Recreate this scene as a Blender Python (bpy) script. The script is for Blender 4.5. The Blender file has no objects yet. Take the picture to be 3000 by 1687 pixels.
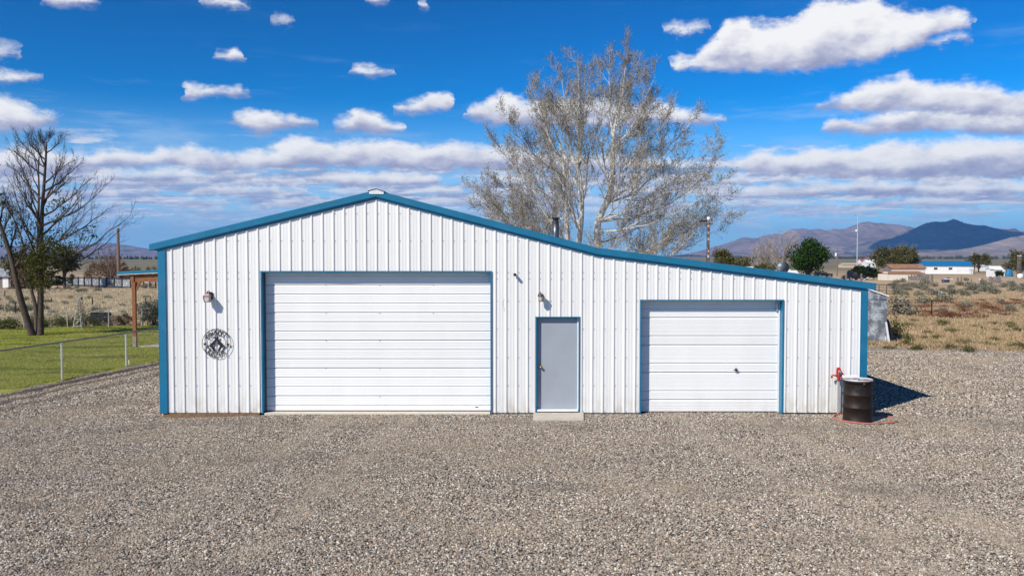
import bpy, math, random
import numpy as np
from mathutils import Vector, Matrix, Euler

# ------------------------------------------------------------------ scene, camera, light
SC = bpy.context.scene
COL = SC.collection
R = math.radians
FPX = 2500.0                      # focal length in photo pixels (photo 3000 x 1687)
PITCH = math.atan(93.5 / FPX)     # level horizon lies above the picture's middle
YW = 18.18                        # front wall of the workshop, metres from the camera
CAMH = 3.385

cam = bpy.data.cameras.new('camera')
cam.sensor_width = 36.0
cam.lens = 36.0 * FPX / 3000.0
cam.clip_start = 0.1
cam.clip_end = 60000
camo = bpy.data.objects.new('camera', cam)
COL.objects.link(camo)
camo.location = (0, 0, CAMH)
camo.rotation_euler = (R(90) - PITCH, 0, 0)
SC.camera = camo

SUN_TRAVEL = Vector((2.38, 2.30, -2.78)).normalized()
SUN_EL = math.asin(-SUN_TRAVEL.z)
SUN_AZ = math.atan2(-SUN_TRAVEL.x, -SUN_TRAVEL.y)      # clockwise from +Y
sun = bpy.data.lights.new('sun', 'SUN')
sun.energy = 4.5
sun.angle = R(0.53)
sun.color = (1.0, 0.94, 0.83)
suno = bpy.data.objects.new('sun', sun)
COL.objects.link(suno)
suno.rotation_euler = SUN_TRAVEL.to_track_quat('-Z', 'Y').to_euler()
suno.location = (-40, -40, 60)

SC.view_settings.view_transform = 'Standard'
SC.view_settings.look = 'None'
SC.view_settings.gamma = 1.0
SC.view_settings.exposure = 0.27
SC.view_settings.use_curve_mapping = False
SC.render.engine = 'CYCLES'
SC.cycles.max_bounces = 6
SC.cycles.diffuse_bounces = 3
SC.cycles.glossy_bounces = 2
SC.cycles.transmission_bounces = 4
SC.cycles.transparent_max_bounces = 8
SC.cycles.volume_bounces = 0
SC.cycles.caustics_reflective = False
SC.cycles.caustics_refractive = False
SC.cycles.use_denoising = True


class NB:
    """small helper for wiring node trees"""
    def __init__(s, tree):
        s.t = tree
    def n(s, kind, **kw):
        nd = s.t.nodes.new(kind)
        for k, v in kw.items():
            setattr(nd, k, v)
        return nd
    def put(s, sock, v):
        if v is None:
            return
        if isinstance(v, bpy.types.NodeSocket):
            s.t.links.new(v, sock)
        else:
            sock.default_value = v
    def m(s, op, a, b=None, c=None, clamp=False):
        nd = s.n('ShaderNodeMath', operation=op, use_clamp=clamp)
        for i, v in enumerate((a, b, c)):
            s.put(nd.inputs[i], v)
        return nd.outputs[0]
    def vm(s, op, a, b=None, c=None, out=0):
        nd = s.n('ShaderNodeVectorMath', operation=op)
        for i, v in enumerate((a, b, c)):
            s.put(nd.inputs[i], v)
        return nd.outputs[out]
    def xyz(s, x=0.0, y=0.0, z=0.0):
        nd = s.n('ShaderNodeCombineXYZ')
        for i, v in enumerate((x, y, z)):
            s.put(nd.inputs[i], v)
        return nd.outputs[0]
    def noise(s, vec, scale, detail=3.0, rough=0.55, lac=2.0, out=0):
        nd = s.n('ShaderNodeTexNoise')
        s.put(nd.inputs['Vector'], vec)
        nd.inputs['Scale'].default_value = scale
        nd.inputs['Detail'].default_value = detail
        nd.inputs['Roughness'].default_value = rough
        nd.inputs['Lacunarity'].default_value = lac
        return nd.outputs[out]
    def map(s, v, a, b, c=0.0, d=1.0, smooth=True):
        nd = s.n('ShaderNodeMapRange')
        nd.interpolation_type = 'SMOOTHSTEP' if smooth else 'LINEAR'
        s.put(nd.inputs[0], v)
        for i, q in zip((1, 2, 3, 4), (a, b, c, d)):
            s.put(nd.inputs[i], q)
        return nd.outputs[0]
    def mix(s, f, a, b, blend='MIX'):
        nd = s.n('ShaderNodeMix', data_type='RGBA', blend_type=blend)
        s.put(nd.inputs[0], f)
        for sock, v in ((nd.inputs[6], a), (nd.inputs[7], b)):
            if isinstance(v, tuple) and len(v) == 3:
                v = v + (1.0,)
            s.put(sock, v)
        return nd.outputs[2]
    def ramp(s, f, stops, interp='LINEAR'):
        nd = s.n('ShaderNodeValToRGB')
        nd.color_ramp.interpolation = interp
        els = nd.color_ramp.elements
        while len(els) < len(stops):
            els.new(0.5)
        for e, (p, c) in zip(els, stops):
            e.position = p
            e.color = tuple(c) + (1.0,)
        s.put(nd.inputs[0], f)
        return nd.outputs[0]


def ray(px, py):
    u, v = (px - 1500.0) / FPX, (843.5 - py) / FPX
    return Vector((u, math.cos(PITCH) + v * math.sin(PITCH), -math.sin(PITCH) + v * math.cos(PITCH)))

def azel(px, py):
    d = ray(px, py)
    return math.atan2(d.x, d.y), math.atan2(d.z, math.hypot(d.x, d.y))

# ------------------------------------------------------------------ sky with clouds (world)
world = bpy.data.worlds.new('World')
SC.world = world
world.use_nodes = True
wt = world.node_tree
wt.nodes.clear()
w = NB(wt)
tc = w.n('ShaderNodeTexCoord')
sky = w.n('ShaderNodeTexSky', sky_type='NISHITA')
sky.sun_disc = False
sky.sun_elevation = SUN_EL
sky.sun_rotation = SUN_AZ
sky.altitude = 1300
sky.air_density = 1.0
sky.dust_density = 0.4
sky.ozone_density = 2.2
g = w.n('ShaderNodeGamma')
wt.links.new(w.vm('MULTIPLY', sky.outputs[0], (0.155, 0.155, 0.155)), g.inputs[0])
g.inputs[1].default_value = 1.70
skycol = w.vm('MULTIPLY', g.outputs[0], (0.06, 4.9, 7.0))

sep = w.n('ShaderNodeSeparateXYZ')
wt.links.new(w.vm('NORMALIZE', tc.outputs['Generated']), sep.inputs[0])
dx, dy, dz = sep.outputs
AZ = w.m('ARCTAN2', dx, dy)
EL = w.m('ARCSINE', dz)
pos = w.xyz(AZ, w.m('MULTIPLY', EL, 1.75), 0.0)
n_big = w.noise(pos, 26.0, 6.0, 0.62)
n_fine = w.noise(pos, 75.0, 5.0, 0.65)
n_rel = w.noise(pos, 17.0, 5.0, 0.56)
pos_s = w.vm('ADD', pos, (-0.009, 0.016, 0.0))
n_shift = w.noise(pos_s, 17.0, 5.0, 0.56)
relief = w.m('SUBTRACT', n_rel, n_shift)
nb = w.m('SUBTRACT', n_big, 0.5)
nf = w.m('SUBTRACT', n_fine, 0.5)
warp = w.m('ADD', w.m('MULTIPLY', nb, 0.030), w.m('MULTIPLY', nf, 0.019))
n_side = w.noise(w.vm('ADD', pos, (3.1, 1.7, 0.0)), 30.0, 4.0, 0.6)
AZ2 = w.m('ADD', AZ, w.m('MULTIPLY', w.m('SUBTRACT', n_side, 0.5), 0.03))
EL2 = w.m('ADD', EL, warp)
AZR = R(40)
ELR = R(22)
azn = w.m('DIVIDE', w.m('ADD', AZ2, AZR), 2 * AZR)
front = w.m('GREATER_THAN', dy, 0.0)

def curve(pts):
    nd = w.n('ShaderNodeFloatCurve')
    cu = nd.mapping.curves[0]
    P = sorted((min(max((a + AZR) / (2 * AZR), 0), 1), min(max((e + R(2)) / ELR, 0), 1)) for a, e in pts)
    out = []
    for x, y in P:
        if out and x - out[-1][0] < 1e-4:
            x = out[-1][0] + 2e-4
        out.append((x, y))
    if out[0][0] > 0.001:
        out.insert(0, (0.0, out[0][1]))
    if out[-1][0] < 0.999:
        out.append((1.0, out[-1][1]))
    cu.points[0].location = out[0]
    cu.points[1].location = out[-1]
    for q in out[1:-1]:
        cu.points.new(*q)
    for q in cu.points:
        q.handle_type = 'VECTOR'
    nd.mapping.update()
    nd.inputs[0].default_value = 1.0
    wt.links.new(azn, nd.inputs[1])
    return w.m('SUBTRACT', w.m('MULTIPLY', nd.outputs[0], ELR), R(2))

def w_soft(s):
    return s * 0.62 if s >= 0.015 or s < 0.0135 else s * 0.58

def row(clouds, soft=0.012, wisp=0.0):
    """each cloud: (top outline, base outline), photo survey points; gives cover and height inside the cloud"""
    tops, bases = [], []
    for top, base in sorted(clouds, key=lambda c: c[0][0][0]):
        a0 = azel(top[0][0] - 6, top[0][1]); a1 = azel(top[-1][0] + 6, top[-1][1])
        tops.append((a0[0], a0[1] - 0.04)); bases.append((a0[0], a0[1] + 0.02))
        tops += [azel(*p) for p in top]; bases += [azel(*p) for p in base]
        tops.append((a1[0], a1[1] - 0.04)); bases.append((a1[0], a1[1] + 0.02))
    T, B = curve(tops), curve(bases)
    d = w.m('MINIMUM', w.m('SUBTRACT', T, EL2), w.m('MULTIPLY', w.m('SUBTRACT', w.m('ADD', EL, w.m('MULTIPLY', warp, 0.5)), B), 1.2))
    if wisp:
        d = w.m('ADD', d, w.m('MULTIPLY', nf, wisp))
    cov = w.map(d, -0.0050, w_soft(soft))
    h = w.m('DIVIDE', w.m('SUBTRACT', EL, B), w.m('MAXIMUM', w.m('SUBTRACT', T, B), 0.008))
    return w.m('MULTIPLY', cov, front), h

def shade(h, lo=0.12, hi=0.75, k=1.7):
    s = w.m('ADD', w.map(h, lo, hi, smooth=False), w.m('MULTIPLY', relief, k))
    s = w.m('ADD', s, w.m('MULTIPLY', nb, -0.12), clamp=True)
    return w.ramp(s, [(0.0, (0.36, 0.38, 0.55)), (0.28, (0.54, 0.55, 0.69)), (0.55, (0.83, 0.83, 0.87)), (0.85, (1.02, 1.01, 1.0))])

CL = 8.2    # cloud brightness in the sky's own units
col = skycol
# thin pale veil and layered cloud towards the horizon, all the way round
el_m = w.m('MAXIMUM', EL, 0.004)
q = w.vm('DIVIDE', w.xyz(dx, w.m('MULTIPLY', dy, 1.0), 0.0), w.xyz(w.m('ADD', el_m, 0.075), w.m('ADD', el_m, 0.075), 1.0))
nq = w.noise(q, 1.9, 6.0, 0.62)
nq2 = w.noise(w.vm('ADD', q, (0.05, 0.09, 0.0)), 1.9, 6.0, 0.62)
veil = w.m('MULTIPLY', w.map(EL, R(10.5), R(1.5)), 0.80)
col = w.mix(veil, col, tuple(CL * v for v in (0.50, 0.76, 1.08)))
band = w.m('MULTIPLY', w.map(EL, R(1.8), R(3.6)), w.map(EL, R(7.0), R(5.2)))
cov = w.m('MULTIPLY', w.map(w.m('ADD', nq, w.m('MULTIPLY', band, 0.135)), 0.535, 0.66), w.map(EL, R(0.9), R(2.6), 0.35, 0.96))
cov = w.m('MULTIPLY', cov, w.map(EL, R(8.4), R(6.0)))
bs = w.m('ADD', w.m('MULTIPLY', w.m('SUBTRACT', nq, nq2), 5.5), 0.42, clamp=True)
bcol = w.ramp(bs, [(0.0, (0.34, 0.41, 0.62)), (0.4, (0.50, 0.56, 0.74)), (0.7, (0.74, 0.77, 0.86)), (1.0, (0.93, 0.93, 0.95))])
bcol = w.mix(w.map(EL, R(4.2), R(0.8), 0.0, 0.7), bcol, (0.66, 0.82, 1.05))
col = w.mix(cov, col, w.vm('MULTIPLY', bcol, (CL, CL, CL)))
# long wisps high up
nw = w.noise(w.xyz(w.m('MULTIPLY', AZ, 3.0), w.m('MULTIPLY', EL, 22.0), 2.0), 2.2, 5.0, 0.6)
col = w.mix(w.m('MULTIPLY', w.map(nw, 0.55, 0.8), w.map(EL, R(15), R(7), 0.05, 0.35)), col, tuple(CL * v for v in (0.6, 0.75, 0.95)))

ROWS = [
 # (clouds, soft, wisp, (lo, hi))
 ([([(-60, 445), (0, 445), (40, 430), (90, 425), (140, 435), (200, 450), (235, 442), (270, 445), (300, 440), (380, 440), (430, 450), (470, 432), (540, 430), (580, 432), (620, 436), (700, 446), (760, 445), (815, 430), (830, 412), (870, 402), (920, 405), (990, 415), (1050, 412), (1150, 412), (1220, 425), (1300, 420), (1370, 418), (1440, 432), (1600, 445), (1800, 455), (2000, 472), (2140, 482), (2180, 455), (2215, 445), (2260, 452), (2320, 450), (2380, 430), (2440, 425), (2520, 430), (2560, 418), (2640, 420), (2720, 415), (2850, 410), (3060, 412)],
   [(-60, 515), (60, 520), (300, 500), (450, 490), (600, 498), (760, 500), (900, 492), (1100, 494), (1250, 505), (1450, 500), (1800, 500), (2140, 498), (2250, 515), (2400, 522), (2600, 530), (2800, 522), (3060, 530)])], 0.014, 0.010, (0.05, 0.9)),
 ([([(240, 525), (330, 505), (420, 498), (520, 500), (600, 508), (760, 515)], [(240, 530), (330, 525), (520, 528), (620, 530), (760, 524)]),
   ([(900, 520), (960, 508), (1050, 505), (1150, 512), (1220, 515), (1300, 520)], [(900, 530), (1050, 545), (1180, 545), (1300, 532)]),
   ([(2180, 560), (2260, 545), (2400, 535), (2520, 528), (2650, 530), (2800, 535), (3050, 540)], [(2180, 575), (2300, 580), (2500, 570), (2700, 572), (3050, 565)])], 0.012, 0.012, (0.0, 0.8)),
 ([([(675, 348), (690, 332), (740, 324), (790, 325), (830, 335), (870, 328), (900, 350), (930, 366)], [(675, 350), (720, 376), (760, 398), (800, 386), (830, 376), (860, 373), (900, 370), (930, 369)]),
   ([(965, 376), (990, 352), (1030, 337), (1045, 320), (1090, 332), (1140, 356), (1195, 372)], [(965, 380), (1010, 384), (1050, 386), (1090, 389), (1130, 391), (1160, 389), (1195, 384)])], 0.012, 0.010, (0.05, 0.85)),
 ([([(-60, 280), (0, 278), (40, 285), (90, 305), (130, 325), (178, 352)], [(-60, 392), (0, 393), (40, 390), (90, 386), (130, 376), (178, 358)]),
   ([(530, 270), (545, 238), (580, 254), (620, 258), (700, 254), (718, 274), (750, 278)], [(530, 290), (560, 291), (600, 284), (640, 280), (690, 283), (720, 284), (750, 284)]),
   ([(1150, 322), (1180, 300), (1230, 292), (1250, 280), (1310, 270), (1332, 300)], [(1150, 326), (1180, 332), (1230, 333), (1260, 330), (1310, 326), (1332, 318)]),
   ([(1355, 332), (1375, 307), (1420, 300), (1460, 282), (1500, 282), (1560, 290), (1620, 298), (1700, 288), (1800, 296), (1850, 305), (1920, 298), (1970, 300), (2000, 320), (2050, 322), (2080, 337), (2135, 348)],
    [(1355, 340), (1375, 350), (1400, 358), (1450, 366), (1550, 372), (1650, 374), (1750, 374), (1850, 371), (1920, 362), (1980, 366), (2060, 366), (2135, 358)]),
   ([(2390, 386), (2430, 346), (2450, 340), (2520, 350), (2600, 330), (2650, 315), (2700, 305), (2800, 310), (2900, 314), (3070, 318)], [(2390, 389), (2430, 391), (2480, 393), (2560, 399), (2640, 392), (2700, 386), (2800, 393), (2900, 396), (3070, 400)])], 0.013, 0.008, (0.05, 0.95)),
 ([([(-60, 212), (0, 210), (40, 213), (80, 215), (128, 226)], [(-60, 240), (0, 243), (40, 246), (80, 236), (128, 230)]),
   ([(625, 168), (645, 152), (685, 150), (695, 126), (704, 140), (728, 158)], [(625, 170), (645, 174), (685, 177), (700, 178), (715, 180), (728, 172)]),
   ([(1020, 210), (1060, 195), (1090, 198), (1120, 212), (1155, 214)], [(1020, 214), (1060, 222), (1090, 226), (1120, 224), (1155, 222)]),
   ([(2380, 318), (2400, 300), (2480, 270), (2540, 240), (2590, 226), (2640, 216), (2665, 218), (2700, 245), (2760, 240), (2830, 245), (2900, 242), (2940, 264), (2980, 266), (3070, 236)], [(2380, 322), (2440, 322), (2500, 328), (2600, 336), (2650, 326), (2700, 324), (2760, 330), (2830, 340), (2900, 346), (3070, 352)])], 0.013, 0.008, (0.0, 0.85)),
 ([([(-60, 128), (0, 126), (30, 132), (55, 138), (76, 150)], [(-60, 172), (0, 176), (30, 175), (55, 172), (76, 165)]),
   ([(785, 60), (805, 44), (820, 38), (845, 52), (872, 56)], [(785, 66), (805, 72), (820, 76), (845, 76), (872, 68)]),
   ([(1936, 92), (1960, 78), (1990, 64), (2010, 72), (2040, 60), (2078, 68)], [(1936, 99), (1960, 96), (1985, 106), (2010, 108), (2040, 96), (2078, 84)]),
   ([(2708, 118), (2740, 106), (2780, 102), (2820, 90), (2854, 104)], [(2708, 122), (2740, 130), (2770, 137), (2800, 126), (2854, 114)])], 0.020, 0.026, (-0.3, 0.9)),
 ([([(110, -4), (150, -30), (220, -34), (270, -18), (292, 2)], [(110, 2), (150, 16), (200, 24), (250, 22), (292, 6)]),
   ([(595, 10), (640, 2), (690, 0), (715, 14), (740, 20)], [(595, 16), (640, 22), (690, 24), (715, 24), (740, 25)]),
   ([(1065, 0), (1090, -10), (1150, -14)], [(1065, 6), (1095, 13), (1150, 2)]),
   ([(1212, 14), (1238, 7), (1262, 18)], [(1212, 22), (1238, 27), (1262, 24)]),
   ([(1952, 190), (1962, 178), (1990, 160), (2008, 168), (2022, 172), (2060, 138), (2090, 112), (2112, 84), (2132, 60), (2190, 48), (2208, 64), (2250, 70), (2330, 58), (2350, 34), (2380, 12), (2440, 0), (2500, -10), (2560, -4), (2600, 10), (2640, 18), (2690, 36), (2720, 44), (2770, 24), (2810, 34), (2840, 58), (2862, 76)],
    [(1952, 196), (1982, 216), (2012, 200), (2060, 206), (2120, 211), (2200, 208), (2300, 213), (2400, 206), (2450, 196), (2480, 190), (2550, 186), (2600, 166), (2650, 152), (2690, 136), (2740, 100), (2800, 88), (2862, 80)])], 0.014, 0.008, (-0.05, 0.72)),
]
def low_row(seed, ybase, thick, fill, x0=-260, x1=3260):
    r = random.Random(seed)
    out, x = [], x0
    while x < x1:
        L = r.uniform(90, 420)
        n_ = max(int(L / 26), 4)
        bumps = [r.uniform(0.35, 1.0) for _ in range(n_ + 1)]
        top, base = [], []
        tilt = r.uniform(-8, 8)
        for i in range(n_ + 1):
            u = i / n_
            env = min(1.0, 3.2 * min(u, 1 - u) + 0.15)
            yb = ybase + tilt * (u - 0.5) + 4 * math.sin(x * 0.01)
            top.append((x + L * u, yb - thick * env * bumps[i])); base.append((x + L * u, yb + 2))
        out.append((top, base))
        x += L + r.uniform(16, 190) * (1.6 - fill)
    return out
LOW = [(low_row(5, 672, 13, 0.55), 0.007, 0.004, (0.0, 1.0), 0.42), (low_row(9, 650, 15, 0.7), 0.008, 0.006, (0.0, 1.0), 0.55), (low_row(3, 628, 20, 0.8), 0.009, 0.007, (-0.05, 1.0), 0.7),
       (low_row(7, 602, 26, 0.95), 0.010, 0.008, (-0.05, 0.95), 0.85), (low_row(2, 572, 30, 1.2), 0.011, 0.009, (-0.05, 0.95), 0.92), (low_row(4, 540, 36, 1.3), 0.012, 0.010, (-0.05, 0.95), 0.95)]
for clouds, soft, wisp, (lo, hi), amt in LOW:
    cov, h = row(clouds, soft, wisp)
    cc = w.mix(1 - amt, shade(h, lo, hi), (0.72, 0.86, 1.08))
    col = w.mix(w.m('MULTIPLY', cov, amt), col, w.vm('MULTIPLY', cc, (CL, CL, CL)))
for clouds, soft, wisp, (lo, hi) in ROWS:
    cov, h = row(clouds, soft, wisp)
    col = w.mix(cov, col, w.vm('MULTIPLY', shade(h, lo, hi), (CL, CL, CL)))

bg = w.n('ShaderNodeBackground')
wt.links.new(col, bg.inputs[0])
bg.inputs[1].default_value = 0.10
wo = w.n('ShaderNodeOutputWorld')
wt.links.new(bg.outputs[0], wo.inputs[0])
world.cycles.sampling_method = 'MANUAL'
world.cycles.sample_map_resolution = 512

# ------------------------------------------------------------------ helpers: survey, objects, meshes
def sstep(t):
    t = min(max(t, 0.0), 1.0)
    return t * t * (3 - 2 * t)

def gz(x, y):
    """height of the land: level yard, a gentle fall to the valley floor"""
    z = -2.4 * sstep((y - 45) / 235.0)
    z -= 0.075 * sstep((-4.2 - x) / 3.0) * (1 - sstep((y - 26) / 10))
    return z

def at(px, py, Y):
    d = ray(px, py)
    return Vector((0, 0, CAMH)) + d * (Y / d.y)

def G(px, py):
    d = ray(px, py)
    lo, hi = 3.0, 9000.0
    f = lambda Y: CAMH + d.z * (Y / d.y) - gz(d.x * Y / d.y, Y)
    for _ in range(60):
        mid = (lo + hi) / 2
        if f(mid) > 0:
            lo = mid
        else:
            hi = mid
    return at(px, py, lo)

def wp(px, py, Y=YW):
    p = at(px, py, Y)
    return p.x, p.z

def tag(o, label=None, cat=None, group=None, kind=None):
    if label: o['label'] = label
    if cat: o['category'] = cat
    if group: o['group'] = group
    if kind: o['kind'] = kind
    return o

def empty(name, loc=(0, 0, 0), rz=0.0, label=None, cat=None, group=None):
    o = bpy.data.objects.new(name, None)
    COL.objects.link(o)
    o.location = loc
    o.rotation_euler = (0, 0, rz)
    o.empty_display_size = 0.2
    return tag(o, label, cat, group)

class MB:
    def __init__(s):
        s.v, s.f, s.sm = [], [], False
    def add(s, vs, fs):
        b = len(s.v)
        s.v += [tuple(p) for p in vs]
        s.f += [tuple(b + i for i in q) for q in fs]
        return s
    def box(s, x0, x1, y0, y1, z0, z1, M=None):
        vs = [Vector(p) for p in ((x0, y0, z0), (x1, y0, z0), (x1, y1, z0), (x0, y1, z0), (x0, y0, z1), (x1, y0, z1), (x1, y1, z1), (x0, y1, z1))]
        if M is not None:
            vs = [M @ p for p in vs]
        return s.add(vs, [(0, 3, 2, 1), (4, 5, 6, 7), (0, 1, 5, 4), (1, 2, 6, 5), (2, 3, 7, 6), (3, 0, 4, 7)])
    def prism_y(s, poly, y0, y1):
        """poly of (x,z), counter-clockwise seen from -Y, extruded along Y"""
        n = len(poly)
        vs = [(x, y0, z) for x, z in poly] + [(x, y1, z) for x, z in poly]
        fs = [tuple(range(n)), tuple(range(2 * n - 1, n - 1, -1))]
        fs += [(i, i + n, (i + 1) % n + n, (i + 1) % n) for i in range(n)]
        return s.add(vs, fs)
    def prism(s, poly, d0, d1, M=None):
        """poly of (x,y) extruded in z from d0 to d1"""
        n = len(poly)
        vs = [Vector((x, y, d0)) for x, y in poly] + [Vector((x, y, d1)) for x, y in poly]
        if M is not None:
            vs = [M @ p for p in vs]
        fs = [tuple(range(n - 1, -1, -1)), tuple(range(n, 2 * n))]
        fs += [(i, (i + 1) % n, (i + 1) % n + n, i + n) for i in range(n)]
        return s.add(vs, fs)
    def tube(s, pts, rads, sides=6, caps=True):
        pts = [Vector(p) for p in pts]
        if not hasattr(rads, '__len__'):
            rads = [rads] * len(pts)
        b = len(s.v)
        ref = None
        for i, p in enumerate(pts):
            t = (pts[min(i + 1, len(pts) - 1)] - pts[max(i - 1, 0)])
            if t.length < 1e-9:
                t = Vector((0, 0, 1))
            t.normalize()
            if ref is None:
                ref = t.orthogonal().normalized()
            ref = (ref - t * ref.dot(t))
            ref = ref.normalized() if ref.length > 1e-6 else t.orthogonal().normalized()
            bi = t.cross(ref)
            for k in range(sides):
                a = 2 * math.pi * k / sides
                q = p + (ref * math.cos(a) + bi * math.sin(a)) * rads[i]
                s.v.append((q.x, q.y, q.z))
        for i in range(len(pts) - 1):
            for k in range(sides):
                a, c = b + i * sides + k, b + i * sides + (k + 1) % sides
                s.f.append((a, c, c + sides, a + sides))
        if caps:
            s.f.append(tuple(b + k for k in range(sides - 1, -1, -1)))
            e = b + (len(pts) - 1) * sides
            s.f.append(tuple(e + k for k in range(sides)))
        return s
    def lathe(s, prof, sides=24, c=(0, 0, 0), cap=True):
        b = len(s.v)
        for r, z in prof:
            for k in range(sides):
                a = 2 * math.pi * k / sides
                s.v.append((c[0] + r * math.cos(a), c[1] + r * math.sin(a), c[2] + z))
        for i in range(len(prof) - 1):
            for k in range(sides):
                a, d = b + i * sides + k, b + i * sides + (k + 1) % sides
                s.f.append((a, d, d + sides, a + sides))
        if cap:
            s.f.append(tuple(b + k for k in range(sides - 1, -1, -1)))
            e = b + (len(prof) - 1) * sides
            s.f.append(tuple(e + k for k in range(sides)))
        return s
    def build(s, name, mat, parent=None, smooth=False, loc=None):
        me = bpy.data.meshes.new(name)
        me.from_pydata(s.v, [], s.f)
        if mat is not None:
            me.materials.append(mat)
        if smooth:
            me.polygons.foreach_set('use_smooth', [True] * len(me.polygons))
        me.update()
        o = bpy.data.objects.new(name, me)
        COL.objects.link(o)
        if parent is not None:
            o.parent = parent
        if loc is not None:
            o.location = loc
        return o

def copy_tree(o, parent=None):
    c = o.copy()
    COL.objects.link(c)
    c.parent = parent
    for ch in [k for k in bpy.data.objects if k.parent == o]:
        copy_tree(ch, c)
    return c

def bevel(o, wd=0.004, seg=2):
    m = o.modifiers.new('bevel', 'BEVEL')
    m.width = wd
    m.segments = seg
    m.limit_method = 'ANGLE'
    return o

# ------------------------------------------------------------------ materials
def principled(name):
    m = bpy.data.materials.new(name)
    m.use_nodes = True
    nb_ = NB(m.node_tree)
    b = m.node_tree.nodes['Principled BSDF']
    return m, nb_, b

def mat(name, color, rough=0.6, metal=0.0, var=0.0, vscale=3.0, bump=0.0, bscale=40.0, dirt=None, dirt_amt=0.0, dirt_scale=1.2, spec=0.5):
    m, nb_, b = principled(name)
    b.inputs['Roughness'].default_value = rough
    b.inputs['Metallic'].default_value = metal
    b.inputs['Specular IOR Level'].default_value = spec
    c = tuple(color) + (1.0,)
    pos_ = nb_.n('ShaderNodeNewGeometry').outputs['Position']
    colr = c
    if var > 0:
        n1 = nb_.noise(pos_, vscale, 5.0, 0.6)
        f = nb_.map(n1, 0.25, 0.75)
        colr = nb_.mix(f, tuple(v * (1 - var) for v in color), tuple(min(v * (1 + var), 1) for v in color))
    if dirt is not None:
        n2 = nb_.noise(pos_, dirt_scale, 6.0, 0.65)
        colr = nb_.mix(nb_.m('MULTIPLY', nb_.map(n2, 0.5, 0.72), dirt_amt), colr, dirt)
    nb_.put(b.inputs['Base Color'], colr)
    if bump > 0:
        bn = nb_.n('ShaderNodeBump')
        bn.inputs['Strength'].default_value = bump
        bn.inputs['Distance'].default_value = 0.02
        nb_.put(bn.inputs['Height'], nb_.noise(pos_, bscale, 4.0, 0.6))
        nb_.put(b.inputs['Normal'], bn.outputs[0])
    return m

def leaf_mat(name, cols, trans=0.35, rough=0.7):
    m = bpy.data.materials.new(name)
    m.use_nodes = True
    t = m.node_tree
    t.nodes.clear()
    nb_ = NB(t)
    rnd = nb_.n('ShaderNodeNewGeometry').outputs['Random Per Island']
    k = len(cols)
    c = nb_.ramp(rnd, [(i / k, cols[i]) for i in range(k)], 'CONSTANT')
    d = nb_.n('ShaderNodeBsdfDiffuse')
    tr = nb_.n('ShaderNodeBsdfTranslucent')
    nb_.put(d.inputs[0], c)
    nb_.put(tr.inputs[0], c)
    mx = nb_.n('ShaderNodeMixShader')
    mx.inputs[0].default_value = trans
    t.links.new(d.outputs[0], mx.inputs[1])
    t.links.new(tr.outputs[0], mx.inputs[2])
    o = nb_.n('ShaderNodeOutputMaterial')
    t.links.new(mx.outputs[0], o.inputs[0])
    return m

M = {}
M['white'] = mat('white_painted_steel', (0.775, 0.765, 0.745), 0.45, var=0.03, vscale=1.5, dirt=(0.62, 0.58, 0.50), dirt_amt=0.12, dirt_scale=0.8)
def sheet_paint(name, base, dust):
    m, nb_, b = principled(name)
    b.inputs['Roughness'].default_value = 0.42
    p = nb_.n('ShaderNodeNewGeometry').outputs['Position']
    rnd = nb_.n('ShaderNodeObjectInfo').outputs['Random']
    k = nb_.map(rnd, 0.0, 1.0, 0.955, 1.03, smooth=False)
    n1 = nb_.noise(nb_.vm('MULTIPLY', p, (1.0, 1.0, 0.35)), 1.3, 5.0, 0.6)
    k = nb_.m('MULTIPLY', k, nb_.map(n1, 0.25, 0.75, 0.965, 1.02))
    c = nb_.vm('MULTIPLY', nb_.xyz(k, k, k), base)
    se = nb_.n('ShaderNodeSeparateXYZ'); nb_.put(se.inputs[0], p)
    low = nb_.m('MULTIPLY', nb_.map(se.outputs[2], 0.55, 0.0), nb_.map(nb_.noise(nb_.vm('MULTIPLY', p, (1.0, 1.0, 0.4)), 5.0, 5.0, 0.65), 0.38, 0.72))
    low = nb_.m('MULTIPLY', low, dust)
    c = nb_.mix(low, c, (0.50, 0.43, 0.33))
    st = nb_.noise(nb_.vm('MULTIPLY', p, (9.0, 9.0, 0.5)), 1.0, 4.0, 0.6)
    c = nb_.mix(nb_.m('MULTIPLY', nb_.map(st, 0.60, 0.80), 0.05), c, (0.45, 0.43, 0.38))
    nb_.put(b.inputs['Base Color'], c)
    bn = nb_.n('ShaderNodeBump')
    bn.inputs['Strength'].default_value = 0.35
    bn.inputs['Distance'].default_value = 0.010
    nb_.put(bn.inputs['Height'], nb_.noise(p, 2.6, 2.0, 0.5))
    nb_.put(b.inputs['Normal'], bn.outputs[0])
    return m
M['white'] = sheet_paint('white_painted_steel', (0.785, 0.77, 0.745), 0.75)
M['sill'] = mat('door_sill_concrete', (0.60, 0.54, 0.45), 0.9, var=0.1, vscale=5, bump=0.2, bscale=90)
M['doorwhite'] = sheet_paint('white_door_steel', (0.85, 0.84, 0.82), 0.18)
M['blue'] = mat('blue_painted_steel', (0.007, 0.148, 0.275), 0.40, var=0.10, vscale=3.5, dirt=(0.05, 0.19, 0.30), dirt_amt=0.4, dirt_scale=1.6)
M['ridge'] = mat('weathered_ridge_metal', (0.66, 0.70, 0.68), 0.55, var=0.12, vscale=18)
M['dark'] = mat('dark_flashing', (0.015, 0.018, 0.022), 0.5)
M['roofm'] = mat('bare_roof_metal', (0.50, 0.53, 0.55), 0.4, 0.7)
M['grey_door'] = mat('grey_painted_door', (0.335, 0.36, 0.40), 0.5, var=0.05, vscale=2.2, bump=0.05, bscale=60)
M['flue'] = mat('dark_flue_steel', (0.13, 0.145, 0.16), 0.38, 0.7, var=0.2, vscale=20)
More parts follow.
